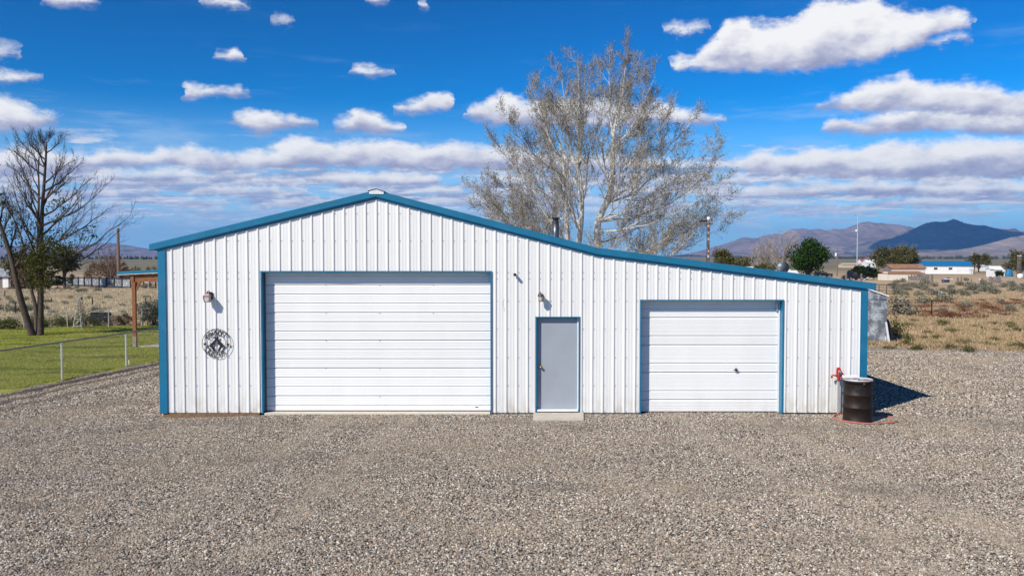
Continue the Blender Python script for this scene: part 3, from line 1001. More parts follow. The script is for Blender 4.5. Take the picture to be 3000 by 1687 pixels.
# door hardware: hinge bolts, T handle, white stop strip
for px_, pys in ((955, (834.5, 915.5, 996.5, 1078)), (1113, (835, 916.5, 997.5, 1079, 1160)), (1270, (835, 916.5))):
    for py_ in pys:
        X, Z = wp(px_, py_ + 1, yb)
        mb = MB(); mb.box(X - 0.008, X + 0.008, yb - 0.018, yb - 0.006, Z - 0.007, Z + 0.007)
        part(mb, 'hinge_bolt', M['steel'], bd)
X, Z = wp(2155, 1082.5, yb)
mb = MB()
mb.tube([(X, yb - 0.005, Z), (X, yb - 0.055, Z)], 0.011, 8)
mb.tube([(X - 0.055, yb - 0.055, Z - 0.004), (X + 0.035, yb - 0.055, Z + 0.010)], 0.010, 8)
mb.tube([(X - 0.004, yb - 0.05, Z + 0.045), (X + 0.004, yb - 0.05, Z - 0.03)], 0.012, 8)
mb.lathe([(0.028, -0.006), (0.028, 0.006)], 14)
mb2 = MB(); mb2.lathe([(0.03, 0), (0.03, 0.008)], 14)
mb2.v = [(X + a, yb - 0.012 - c, Z + b_) for a, b_, c in mb2.v]
mb.v = mb.v[:-28]; mb.f = [f for f in mb.f if max(f) < len(mb.v)]
part(mb, 'handle', M['black'], sd); part(mb2, 'lock_plate', M['steel'], sd)
mb = MB(); mb.box(S1 - 0.040, S1 - 0.012, yb - 0.035, yb + 0.02, 0.02, ST)
part(mb, 'door_stop', M['trim_white'], sd)
mb = MB(); mb.box(B0 + 0.009, B0 + 0.030, yb - 0.03, yb - 0.0125, 0.03, BT - 0.003)
part(mb, 'door_stop', M['pole'], bd)
mb = MB(); mb.box(wp(2274, 900, yb)[0] - 0.02, wp(2274, 900, yb)[0] + 0.03, yb - 0.05, yb - 0.012, ST - 0.23, ST - 0.06)
part(mb, 'door_bracket', M['steel'], sd)
mb = MB(); mb.box(B1 - 0.055, B1 - 0.012, yb - 0.05, yb - 0.0125, BT - 0.20, BT - 0.07)
part(mb, 'door_bracket', M['steel'], bd)
mb = MB(); X, Z = wp(1396, 1191, yb); mb.box(X - 0.025, X + 0.03, yb - 0.022, yb - 0.011, Z - 0.008, Z + 0.008)
part(mb, 'latch', M['black'], bd)

# entry door
ed = empty('entry_door'); ed.parent = shop
tag(ed, 'plain grey steel entry door with brass knob')
yd = YW + 0.085
zd0, zd1 = wp(1630, 1196, yd)[1], DT - 0.02
mb = MB(); mb.box(D0 + 0.035, D1 - 0.040, yd - 0.012, yd + 0.03, zd0, zd1 - 0.012)
bevel(part(mb, 'door_leaf', M['grey_door'], ed), 0.003)
for a, b_, m_, c0 in ((D0 + 0.010, D0 + 0.033, M['grey_door'], 0.0), (D1 - 0.036, D1 - 0.010, M['trim_white'], 0.0)):
    mb = MB(); mb.box(a, b_, yd - 0.035, yd + 0.03, zd0 - 0.03, zd1)
    part(mb, 'door_frame', m_, ed)
mb = MB(); mb.box(D0 + 0.0335, D1 - 0.0365, yd - 0.035, yd + 0.03, zd1 - 0.010, zd1)
part(mb, 'door_frame', M['grey_door'], ed)
mb = MB(); mb.box(D0 + 0.02, D1 - 0.02, YW - 0.03, yd + 0.02, zd0 - 0.045, zd0 - 0.006)
part(mb, 'threshold', M['trim_white'], ed)
X, Z = wp(1580, 1074.5, yd)
X = max(X, D0 + 0.10)
mb = MB(); mb.lathe([(0.008, 0), (0.010, 0.03), (0.024, 0.036), (0.028, 0.05), (0.022, 0.066), (0.004, 0.07)], 16)
mb.v = [(X + a, yd - 0.012 - c, Z + b_) for a, b_, c in mb.v]
kn = part(mb, 'door_knob', M['brass'], ed, True)
mb = MB(); mb.lathe([(0.033, 0), (0.033, 0.006)], 18)
mb.v = [(X + a, yd - 0.0125 - c, Z + b_) for a, b_, c in mb.v]
part(mb, 'rose', M['brass'], ed)

# old board under the sheets on the left, concrete door sill
mb = MB(); mb.box(XL + 0.06, wp(760, 1200)[0], YW - 0.004, YW + 0.03, -0.12, WB - 0.004)
part(mb, 'skirt_board', M['woodskirt'])
mb = MB(); mb.box(wp(777, 1200)[0], B1 - 0.02, YW - 0.07, YW + REC + 0.6, -0.1, 0.030)
part(mb, 'door_sill', M['sill'])
mb = MB(); mb.box(S0 + 0.01, S1 - 0.01, YW + 0.06, YW + REC + 0.5, -0.1, 0.002)
part(mb, 'door_sill', M['concrete'])
mb = MB(); mb.box(B1 + 0.03, S0 - 0.03, YW + 0.03, YW + 0.05, -0.1, WB)
part(mb, 'foundation_edge', M['concrete'])
# stove pipe
YP = 26.0
X = at(1628, 660, YP).x
zr = roof_z(X)
pipe = empty('stove_pipe', (X, YP - YW, 0)); pipe.parent = shop
zt = at(1628, 637, YP).z
MB().lathe([(0.10, zr - 0.05), (0.10, zt - 0.14)], 20).build('flue', M['flue'], pipe, True)
MB().lathe([(0.125, zt - 0.145), (0.125, zt - 0.125)], 20).build('flue_collar', M['flue'], pipe)
MB().lathe([(0.085, zt - 0.125), (0.085, zt - 0.045)], 20).build('spark_screen', M['black'], pipe)
MB().lathe([(0.132, zt - 0.045), (0.138, zt - 0.03), (0.10, zt - 0.006), (0.02, zt)], 20).build('rain_cap', M['black'], pipe)
# turbine vent
YT = 22.0
c = at(2293, 784, YT)
tv = empty('turbine_vent', (c.x, YT - YW, 0)); tv.parent = shop
rr = 0.165
zc = c.z
MB().lathe([(0.11, roof_z(c.x) - 0.02), (0.10, zc - 0.10)], 18).build('vent_neck', M['vane'], tv, True)
for k in range(22):
    a0 = 2 * math.pi * k / 22
    mb = MB()
    prev = None
    for j in range(9):
        th = -1.05 + 2.15 * j / 8
        tw = 0.35 * math.sin(th)
        r0, z0 = rr * math.cos(th), zc + rr * 0.95 * math.sin(th)
        a1, a2 = a0 + tw, a0 + tw + 0.27
        mb.v += [(r0 * math.cos(a1), r0 * math.sin(a1), z0), ((r0 * 0.9) * math.cos(a2), (r0 * 0.9) * math.sin(a2), z0)]
        if j:
            q0 = 2 * j
            mb.f.append((q0 - 2, q0 - 1, q0 + 1, q0))
    mb.build('blade', M['vane'], tv)
MB().lathe([(0.075, zc + 0.135), (0.06, zc + 0.155), (0.01, zc + 0.165)], 16).build('vent_top', M['vane'], tv, True)

# concrete step at the entry door
st = MB()
p0, p1, p2, p3 = G(1562, 1206.5), G(1706.5, 1206.5), G(1710.5, 1233), G(1562, 1233)
st.prism([(p3.x, p3.y), (p2.x, p2.y), (p1.x, YW - 0.032), (p0.x, YW - 0.032)], -0.05, 0.045)
so = bevel(st.build('concrete_step', M['concrete']), 0.008)
tag(so, 'tan concrete step slab on the gravel below the grey entry door', 'step')

# ------------------------------------------------------------------ things on the wall
def lantern_square(px, py):
    X, Z = wp(px, py, YW - 0.15)
    L = empty('wall_lantern', (X, YW - 0.15, Z), 0, 'square wall lantern with a sun-faded red cap above the round sign', 'lantern')
    mb = MB()
    mb.add([(-.070, -.070, .030), (.070, -.070, .030), (.070, .070, .030), (-.070, .070, .030), (-.038, -.038, .085), (.038, -.038, .085), (.038, .038, .085), (-.038, .038, .085)],
           [(0, 3, 2, 1), (4, 5, 6, 7), (0, 1, 5, 4), (1, 2, 6, 5), (2, 3, 7, 6), (3, 0, 4, 7)])
    mb.build('cap', M['pink'], L)
    MB().lathe([(0.02, .085), (0.02, .10), (0.006, .115)], 10).build('finial', M['black'], L)
    b = MB()
    for sx in (-1, 1):
        for sy in (-1, 1):
            b.tube([(sx * .064, sy * .064, .03), (sx * .050, sy * .050, -.095)], 0.006, 5)
    for z, r in ((.026, .066), (-.095, .053)):
        b.box(-r, r, -r, -r + .010, z - .006, z + .006); b.box(-r, r, r - .010, r, z - .006, z + .006)
        b.box(-r, -r + .010, -r + .0101, r - .0101, z - .006, z + .006); b.box(r - .010, r, -r + .0101, r - .0101, z - .006, z + .006)
    b.build('frame', M['bronze'], L)
    gl = MB()
    gl.add([(-.058, -.058, .022), (.058, -.058, .022), (.058, .058, .022), (-.058, .058, .022), (-.046, -.046, -.09), (.046, -.046, -.09), (.046, .046, -.09), (-.046, .046, -.09)],
           [(0, 1, 5, 4)[::-1], (1, 2, 6, 5)[::-1], (2, 3, 7, 6)[::-1], (3, 0, 4, 7)[::-1], (4, 5, 6, 7)[::-1]])
    gl.build('glass', M['glass'], L)
    MB().tube([(0, 0, .10), (0, .03, .125), (.01, .07, .13), (.02, .105, .105), (.03, .125, .06), (.03, .15 - .02, .02)], 0.010, 6).build('arm', M['black'], L)
    MB().box(-.015, .075, .112, .128, -.04, .105).build('backplate', M['black'], L)
    return L
lantern_square(607, 871)

def lantern_round(px, py):
    X, Z = wp(px, py, YW - 0.14)
    L = empty('wall_lantern', (X, YW - 0.14, Z), 0, 'dark bronze wall lantern with a domed cap above the grey entry door', 'lantern')
    MB().lathe([(0.068, .012), (0.070, .022), (0.060, .045), (0.036, .062), (0.012, .070), (0.010, .095), (0.003, .105)], 12).build('cap', M['bronze'], L)
    MB().lathe([(0.034, -.095), (0.046, -.085), (0.055, .012)], 10).build('glass', M['glass'], L)
    b = MB()
    for k in range(6):
        a = k * math.pi / 3
        b.tube([(.058 * math.cos(a), .058 * math.sin(a), .012), (.048 * math.cos(a), .048 * math.sin(a), -.088)], 0.004, 4)
    b.lathe([(0.049, -.098), (0.050, -.086)], 12)
    b.build('frame', M['bronze'], L)
    MB().tube([(0, .02, .055), (0, .06, .085), (0, .10, .07), (0, .118, .03)], 0.009, 6).build('arm', M['bronze'], L)
    MB().box(-.045, .045, .105, .119, -.05, .06).build('backplate', M['bronze'], L)
    return L
lantern_round(1584, 869)

M['pane0'] = mat('dark_lens', (0.01, 0.01, 0.012), 0.1)
X, Z = wp(1509, 805, YW - 0.05)
sc_ = empty('security_camera', (X, YW, Z), 0, 'small black security camera on the wall right of the large door', 'camera')
MB().tube([(0.008, -0.021, -0.005), (0, -0.055, 0.0)], 0.014, 8).build('mount', M['black'], sc_)
bm = MB(); bm.lathe([(0.012, 0), (0.033, 0.006), (0.033, 0.085), (0.026, 0.09)], 14); bm.v = [(a - 0.004, -0.05 - c, b_ + 0.004) for a, b_, c in bm.v]
bm.build('housing', M['black'], sc_)
bm = MB(); bm.lathe([(0.018, 0), (0.016, 0.004)], 12); bm.v = [(a - 0.004, -0.1405 - c, b_ + 0.004) for a, b_, c in bm.v]
bm.build('lens', M['pane0'], sc_)

# scuffed wire mark hanging on the sheet right of the large door
X, Z = wp(1472, 880)
mb = MB()
pts = [wp(1474, 873), wp(1470, 882), wp(1471, 893), wp(1475, 898), wp(1474, 906), wp(1478, 912)]
mb.tube([(x_, YW - 0.024 - 0.004 * (i % 2), z_) for i, (x_, z_) in enumerate(pts)], 0.0028, 4)
tag(mb.build('loose_wire', M['steel']), 'thin loose wire hanging on the siding left of the entry lantern', 'wire')

# round metal sign: two rings, letters, stars, two crossed revolvers
X, Z = wp(634, 1005.5, YW - 0.05)
RS = 0.310
SY = -0.045
sign = empty('round_metal_sign', (X, YW, Z), 0, 'round black cut metal sign with crossed revolvers reading WE DON\'T CALL 911', 'sign')
def ring(r0, r1, name, th=0.004, n=64):
    mb = MB()
    for k in range(n):
        a = 2 * math.pi * k / n
        ca, sa = math.cos(a), math.sin(a)
        mb.v += [(r0 * ca, SY, r0 * sa), (r1 * ca, SY, r1 * sa), (r1 * ca, SY + th, r1 * sa), (r0 * ca, SY + th, r0 * sa)]
    for k in range(n):
        a, b_ = 4 * k, 4 * ((k + 1) % n)
        for j in range(4):
            mb.f.append((a + j, b_ + j, b_ + (j + 1) % 4, a + (j + 1) % 4))
    return mb.build(name, M['black'], sign)
ring(RS - 0.010, RS, 'outer_ring')
ring(0.189, 0.199, 'inner_ring')
def glyph(ch, ang, size, rad, flip=False):
    cu = bpy.data.curves.new('letter', 'FONT')
    cu.body = ch
    cu.size = size
    cu.extrude = 0.002
    cu.offset = 0.0022
    cu.align_x = 'CENTER'
    cu.align_y = 'CENTER'
    tmp = bpy.data.objects.new('letter', cu)
    COL.objects.link(tmp)
    dg = bpy.context.evaluated_depsgraph_get()
    me = bpy.data.meshes.new_from_object(tmp.evaluated_get(dg))
    bpy.data.objects.remove(tmp)
    me.name = 'letter'
    me.materials.clear(); me.materials.append(M['black'])
    rot = ang if not flip else ang + math.pi
    ca, sa = math.cos(rot - math.pi / 2), math.sin(rot - math.pi / 2)
    for v_ in me.vertices:
        x_, y_, z_ = v_.co
        x_ *= 0.82
        v_.co = (rad * math.cos(ang) + x_ * ca - y_ * sa, SY + 0.002 - z_, rad * math.sin(ang) + x_ * sa + y_ * ca)
    o = bpy.data.objects.new('letter', me)
    COL.objects.link(o); o.parent = sign
    return o
for ch, dg_ in zip("WE DON'T", (140, 122, 0, 104, 86, 68, 54, 42)):
    if ch != ' ':
        glyph(ch, R(dg_), 0.145, 0.247)
for ch, dg_ in zip("CALL 911", (214, 231, 247, 261, 0, 281, 296, 309)):
    if ch != ' ':
        glyph(ch, R(dg_), 0.145, 0.247, True)
for ang in (184, -6):
    mb = MB()
    poly = []
    for k in range(10):
        r_ = 0.048 if k % 2 == 0 else 0.020
        a = math.pi / 2 + k * math.pi / 5
        poly.append((0.247 * math.cos(R(ang)) + r_ * math.cos(a), 0.247 * math.sin(R(ang)) + r_ * math.sin(a)))
    mb.prism_y(poly, SY - 0.001, SY + 0.003)
    mb.build('star', M['black'], sign)
gun = [(0, .012), (.165, .012), (.168, .022), (.176, .022), (.180, .010), (.180, -.010), (.172, -.012), (.168, -.020), (.060, -.022), (.055, -.034), (.030, -.046), (.012, -.046), (.004, -.034),
       (-.012, -.050), (-.030, -.100), (-.048, -.128), (-.078, -.120), (-.070, -.090), (-.056, -.050), (-.048, -.020), (-.060, .004), (-.062, .022), (-.046, .020), (-.036, .004), (-.020, .014)]
for mirror in (1, -1):
    mb = MB()
    ca, sa = math.cos(R(133)), math.sin(R(133))
    pl = []
    for gx_, gy_ in gun:
        gx_, gy_ = gx_ * 1.18, -gy_ * 1.25
        x_, z_ = gx_ * ca - gy_ * sa, gx_ * sa + gy_ * ca
        pl.append((mirror * (x_ + 0.105), z_ - 0.015))
    if mirror > 0: pl = pl[::-1]
    y_ = SY - 0.006 if mirror > 0 else SY + 0.0002
    mb.prism_y(pl[::-1], y_, y_ + 0.004)
    mb.build('revolver', M['black'], sign)
for a in (90, 210, 330):
    MB().tube([(0.2 * math.cos(R(a)), SY + 0.004, 0.2 * math.sin(R(a))), (0.2 * math.cos(R(a)), -0.004, 0.2 * math.sin(R(a)))], 0.005, 6).build('standoff', M['black'], sign)

# ------------------------------------------------------------------ barrel, hydrant, hose
def barrel_material():
    m, nb_, b = principled('brown_black_drum_paint')
    b.inputs['Roughness'].default_value = 0.55
    b.inputs['Specular IOR Level'].default_value = 0.25
    p = nb_.n('ShaderNodeNewGeometry').outputs['Position']
    se = nb_.n('ShaderNodeSeparateXYZ'); nb_.put(se.inputs[0], p)
    n1 = nb_.noise(p, 5.0, 5.0, 0.6)
    c = nb_.mix(nb_.map(n1, 0.35, 0.7), (0.012, 0.008, 0.006), (0.026, 0.015, 0.011))
    c = nb_.mix(nb_.m('MULTIPLY', nb_.map(nb_.noise(p, 16.0, 5.0, 0.7), 0.6, 0.75), 0.5), c, (0.06, 0.028, 0.017))
    nb_.put(b.inputs['Base Color'], c)
    return m
BC = Vector((7.105, 17.44, 0))
HB = at(2520, 1118, 17.15).z
HB = 0.86
bar = empty('steel_drum', BC, 0, 'dark brown steel drum standing inside the hose loop by the right corner', 'drum')
br = 0.292
prof = [(br - .012, 0.0), (br, 0.006), (br, 0.022), (br - .008, 0.03)]
for z in (0.30, 0.56):
    prof += [(br - .008, z - .03), (br + .012, z - .010), (br + .012, z + .010), (br - .008, z + .03)]
prof += [(br - .008, HB - .07), (br - .004, HB - 0.06)]
MB().lathe(prof, 48).build('body', barrel_material(), bar, True)
MB().lathe([(br - .004, HB - .062), (br + .010, HB - .056), (br + .012, HB - .02), (br + .006, HB - .012)], 48).build('locking_ring', barrel_material(), bar, True)
lidm, nb_, b = principled('scuffed_white_lid')
b.inputs['Roughness'].default_value = 0.45
p = nb_.n('ShaderNodeNewGeometry').outputs['Position']
c = nb_.mix(nb_.map(nb_.noise(p, 4.0, 5.0, 0.65), 0.48, 0.56), (0.52, 0.53, 0.55), (0.24, 0.08, 0.045))
nb_.put(b.inputs['Base Color'], c)
MB().lathe([(br + .004, HB - .012), (br + .008, HB - .004), (br + .004, HB + .006), (br - .012, HB + .006), (br - .02, HB - .004), (0.01, HB - .004)], 48).build('lid', lidm, bar)
MB().box(-0.02, 0.02, -br - 0.022, -br - 0.010, HB - 0.075, HB - 0.005).build('ring_bolt', M['bronze'], bar)
sm_ = MB()
for k in range(9):
    a = R(-122 + 2.6 * k)
    for z in (HB - .235, HB - .12):
        sm_.v.append(((br - .0062) * math.cos(a), (br - .0062) * math.sin(a), z))
for k in range(8):
    sm_.f.append((2 * k, 2 * k + 2, 2 * k + 3, 2 * k + 1))
sm_.build('paint_patch', M['black'], bar)
MB().lathe([(0.018, HB - .004), (0.018, HB + .018)], 10, (-0.03, -0.12, 0)).build('bung', M['bronze'], bar)
tr = MB()
tr.box(-0.135, 0.135, -0.06, 0.06, 0, 0.010)
for a in (((-0.145, 0.145), (-0.070, -0.058)), ((-0.145, 0.145), (0.058, 0.070)), ((-0.145, -0.133), (-0.0579, 0.0579)), ((0.133, 0.145), (-0.0579, 0.0579))):
    tr.box(a[0][0], a[0][1], a[1][0], a[1][1], 0.0, 0.045)
tro = tr.build('plastic_tray', M['trim_white'], loc=(BC.x - 0.09, BC.y + 0.17, HB + 0.008))
tro.rotation_euler = (0, 0, R(4))
tag(tro, 'white plastic tray resting on the back of the drum lid', 'tray')

YH = 18.06
X = at(2455, 1150, YH).x
hy = empty('yard_hydrant', (X, YH, 0), 0, 'red frost-free yard hydrant on a galvanised pipe left of the drum', 'hydrant')
hz = at(2455, 1076, YH).z
MB().tube([(0, 0, -0.05), (0, 0, hz - 0.25)], 0.017, 12).build('standpipe', M['steel'], hy)
hd = MB()
hd.lathe([(0.022, hz - .28), (0.026, hz - .25), (0.030, hz - .22), (0.024, hz - .17), (0.022, hz - .15)], 12)
hd.tube([(0.0, 0, hz - .20), (-.05, 0, hz - .175), (-.10, 0, hz - .165), (-.130, 0, hz - .170), (-.136, 0, hz - .20)], [.024, .018, .015, .016, .020], 10)
hd.build('spout_head', M['red'], hy, True)
MB().tube([(-.136, 0, hz - .198), (-.137, 0, hz - .225)], [.017, .015], 10).build('hose_thread', M['black'], hy)
for s in (-1, 1):
    mb = MB()
    poly = [(-.040, hz - .17), (-.018, hz - .17), (.000, hz - .07), (.016, hz - .055), (.040, hz - .04), (.046, hz - .015), (.030, hz), (-.016, hz), (-.032, hz - .03)]
    mb.prism_y(poly, s * 0.018 - 0.004, s * 0.018 + 0.004)
    mb.build('yoke', M['red'], hy)
mb = MB()
mb.tube([(0.0, 0, hz - .03), (.045, 0, hz - .050), (.070, 0, hz - .095), (.105, 0, hz - .145), (.112, 0, hz - .185), (.080, 0, hz - .225), (.02, 0, hz - .235)], [.010, .012, .012, .013, .012, .011, .010], 8)
mb.build('lever', M['red'], hy, True)
MB().tube([(0, 0, hz - .17), (0, 0, hz - .05)], 0.006, 8).build('rod', M['steel'], hy)
mb = MB(); mb.lathe([(0.0, -.006), (.034, -.006), (.034, .006), (0.0, .006)], 16, cap=False)
mb.v = [(a + .060, c - 0.004, b_ + hz - .165) for a, b_, c in mb.v]
mb.build('lever_guide', M['bronze'], hy)

hp = [G(*q_) for q_ in ((2616, 1226), (2600, 1221.5), (2580, 1218), (2550, 1215.5), (2515, 1213.2), (2490, 1212.5), (2468, 1214), (2450, 1217.5), (2441.5, 1222.5), (2445, 1228), (2458, 1233), (2480, 1237), (2505, 1240.5), (2530, 1242.8), (2560, 1243.6), (2590, 1242.5), (2612, 1241), (2624, 1239.5))]
def catmull(P, n=6):
    out = []
    for i in range(len(P) - 1):
        p0, p1, p2, p3 = P[max(i - 1, 0)], P[i], P[i + 1], P[min(i + 2, len(P) - 1)]
        for k in range(n):
            t = k / n
            out.append(0.5 * ((2 * p1) + (p2 - p0) * t + (2 * p0 - 5 * p1 + 4 * p2 - p3) * t * t + (3 * p1 - p0 - 3 * p2 + p3) * t ** 3))
    out.append(P[-1])
    return out
hp = [Vector((p.x, min(p.y, YW - 0.08), 0.024)) for p in hp]
ho = empty('garden_hose', (0, 0, 0), 0, 'faded red garden hose looped on the ground around the drum', 'hose')
mb = MB(); mb.tube(catmull(hp), 0.0145, 8); mb.build('hose_line', M['hose'], ho, True)
MB().tube([hp[-1], hp[-1] + (hp[-1] - hp[-2]).normalized() * 0.05], 0.018, 8).build('coupling', M['brass'], ho)
#@@NEXT

# ------------------------------------------------------------------ chain-link fences
def chain_link(name, pts, h, label, mesh_pitch=0.062, wire=0.0022, rail_m=None, post_m=None, rail_r=0.021, tops=None, with_mesh=True):
    f = empty(name, pts[0], 0, label, 'fence')
    o0 = Vector(pts[0])
    P = [Vector(p) - o0 for p in pts]
    for p in P:
        MB().tube([p + Vector((0, 0, -0.1)), p + Vector((0, 0, h - 0.01))], 0.026, 8).build('post', post_m or M['fencepost'], f)
        MB().lathe([(0.03, h - 0.03), (0.03, h - 0.005), (0.012, h + 0.012)], 10, tuple(p)).build('post_cap', post_m or M['fencepost'], f)
    for a, b in zip(P, P[1:]):
        up = Vector((0, 0, h))
        MB().tube([a + up, b + up], rail_r, 8).build('top_rail', rail_m or M['fencerail'], f)
        if not with_mesh:
            continue
        d = b - a
        L = math.hypot(d.x, d.y)
        u = d / L
        mb = MB()
        hh = h - 0.02
        n = int((L + hh) / mesh_pitch)
        for s in (1, -1):
            for k in range(n + 1):
                t0 = k * mesh_pitch - hh
                z0, z1, s0, s1 = 0.02, hh, t0, t0 + hh
                if s0 < 0: z0 += -s0; s0 = 0
                if s1 > L: z1 -= s1 - L; s1 = L
                if z1 - z0 < 0.02: continue
                if s < 0:
                    s0, s1 = L - s0, L - s1
                off = Vector((-u.y, u.x, 0)) * (0.026 + 0.003 * s)
                mb.tube([a + u * s0 + Vector((0, 0, z0)) + off, a + u * s1 + Vector((0, 0, z1)) + off], wire, 3, False)
        # knuckled selvage above the rail
        k = 0.0
        while k < L:
            q0 = a + u * k + Vector((0, 0, hh)) + off
            mb.tube([q0, q0 + u * 0.02 + Vector((0, 0, 0.05)), q0 + u * 0.04], wire * 1.25, 3, False)
            k += mesh_pitch
        net = mb.build('wire_mesh', M['wire'], f)
    return f
M['fencepost'] = mat('grey_white_fence_post', (0.62, 0.63, 0.58), 0.6, 0.2, var=0.1, vscale=12)
M['fencerail'] = mat('weathered_fence_rail', (0.20, 0.21, 0.21), 0.55, 0.4, var=0.2, vscale=9)
M['oldrail'] = mat('old_galvanised_rail', (0.40, 0.40, 0.38), 0.6, 0.2, var=0.15, vscale=5)
M['wire'] = mat('fence_wire', (0.14, 0.15, 0.14), 0.6, 0.3)
def fpt(y):
    xx = fence_x(y)
    return (xx, y, gz(xx, y))
span = (FB - FA).length
fy = [FA.y + k * (FB.y - FA.y) for k in (-1.0, 0, 1.0, 2.0, 3.0)]
FHT = at(182, 1002, FA.y).z - gz(FA.x, FA.y)
chain_link('chain_link_fence', [fpt(y) for y in fy], FHT, 'grey chain-link fence between the lawn and the gravel yard')
# low sprinkler stub beside the second post
p = G(378, 1070)
sp = empty('sprinkler_stub', p, 0, 'small white sprinkler stub on the lawn beside a fence post', 'sprinkler')
MB().tube([(0, 0, 0), (0, 0, 0.11)], 0.018, 8).build('riser', M['trim_white'], sp)
MB().lathe([(0.024, .11), (0.024, .15), (0.01, .16)], 10).build('nozzle', M['trim_white'], sp)
# back fence of the lawn
bp = []
for px_, pt in ((-60, 934), (70, 924), (197, 913.5), (318, 906), (416, 904), (560, 902)):
    Y_ = 39.2 + 1.6 * (px_ / 400.0)
    q_ = at(px_, pt, Y_)
    bp.append((q_.x, q_.y, q_.z - 0.92))
chain_link('lawn_back_fence', bp, 0.92, 'thin pale chain-link fence along the back of the lawn', 0.12, 0.0022, M['oldrail'], M['oldrail'], 0.017)

# ------------------------------------------------------------------ plants
rng = random.Random(11)
M['poplar_bark'] = mat('pale_poplar_bark', (0.58, 0.555, 0.50), 0.85, var=0.22, vscale=3.5, dirt=(0.14, 0.12, 0.095), dirt_amt=0.6, dirt_scale=2.2)
M['poplar_twig'] = mat('poplar_twig', (0.34, 0.30, 0.25), 0.85, var=0.3, vscale=3.0)
M['elm_bark'] = mat('dark_elm_bark', (0.078, 0.056, 0.043), 0.95, var=0.35, vscale=7, bump=0.8, bscale=25)
M['elm_twig'] = mat('elm_twig', (0.06, 0.044, 0.040), 0.9, var=0.2, vscale=4)
M['pale_twig'] = mat('grey_dead_twig', (0.30, 0.25, 0.21), 0.9, var=0.2, vscale=1)
M['brown_twig'] = mat('brown_dead_twig', (0.17, 0.11, 0.075), 0.9, var=0.2, vscale=1)
M['poplar_leaf'] = leaf_mat('poplar_leaf', [(0.16, 0.135, 0.085), (0.23, 0.19, 0.13), (0.10, 0.115, 0.05), (0.30, 0.265, 0.20), (0.14, 0.095, 0.065), (0.07, 0.085, 0.035)], 0.3)
M['green_leaf'] = leaf_mat('fresh_green_leaf', [(0.045, 0.075, 0.018), (0.07, 0.105, 0.028), (0.03, 0.05, 0.014), (0.09, 0.11, 0.04)], 0.35)
M['sprout_leaf'] = leaf_mat('olive_sprout_leaf', [(0.085, 0.10, 0.025), (0.12, 0.12, 0.03), (0.06, 0.07, 0.02), (0.14, 0.11, 0.045)], 0.3)
M['tree_green'] = leaf_mat('dense_green_leaf', [(0.028, 0.065, 0.012), (0.045, 0.092, 0.018), (0.02, 0.045, 0.010), (0.06, 0.11, 0.025)], 0.3)
M['olive_leaf'] = leaf_mat('olive_leaf', [(0.095, 0.090, 0.022), (0.13, 0.12, 0.035), (0.07, 0.07, 0.02), (0.15, 0.13, 0.045)], 0.3)
M['dark_leaf'] = leaf_mat('dark_juniper_leaf', [(0.022, 0.034, 0.010), (0.035, 0.048, 0.014), (0.016, 0.024, 0.008), (0.045, 0.055, 0.02)], 0.2)
M['pine_leaf'] = leaf_mat('brown_green_needles', [(0.045, 0.052, 0.018), (0.07, 0.065, 0.022), (0.03, 0.035, 0.014), (0.10, 0.075, 0.035)], 0.2)
M['sage_leaf'] = leaf_mat('grey_sage_leaf', [(0.215, 0.205, 0.150), (0.27, 0.255, 0.19), (0.15, 0.15, 0.10), (0.32, 0.30, 0.23)], 0.2)
M['weed_leaf'] = leaf_mat('green_weed_leaf', [(0.10, 0.12, 0.035), (0.075, 0.10, 0.028), (0.14, 0.14, 0.05), (0.18, 0.16, 0.07)], 0.3)
M['dead_leaf'] = leaf_mat('dead_brush', [(0.23, 0.155, 0.095), (0.17, 0.105, 0.065), (0.30, 0.21, 0.13), (0.12, 0.08, 0.055)], 0.2)
M['rust_leaf'] = leaf_mat('rust_weed', [(0.20, 0.075, 0.045), (0.26, 0.105, 0.06), (0.15, 0.055, 0.035), (0.30, 0.16, 0.09)], 0.2)

def rvec(r, s=1.0):
    return Vector((r.uniform(-s, s), r.uniform(-s, s), r.uniform(-s, s)))

def bez(a, c, b, n):
    return [a * (1 - t) ** 2 + c * 2 * t * (1 - t) + b * t * t for t in [i / n for i in range(n + 1)]]

def leaves_at(lm, pts, r, size, spread, n):
    for _ in range(n):
        p = pts[r.randrange(len(pts))] + rvec(r, spread)
        add_leaf(lm, p, size * r.uniform(0.6, 1.3), r)

def add_leaf(lm, p, s, r):
    d = rvec(r).normalized() * s
    e = d.cross(rvec(r)).normalized() * s * 0.55
    b = len(lm.v)
    for q_ in (p - d, p + e, p + d, p - e):
        lm.v.append((q_.x, q_.y, q_.z))
    lm.f.append((b, b + 1, b + 2, b + 3))

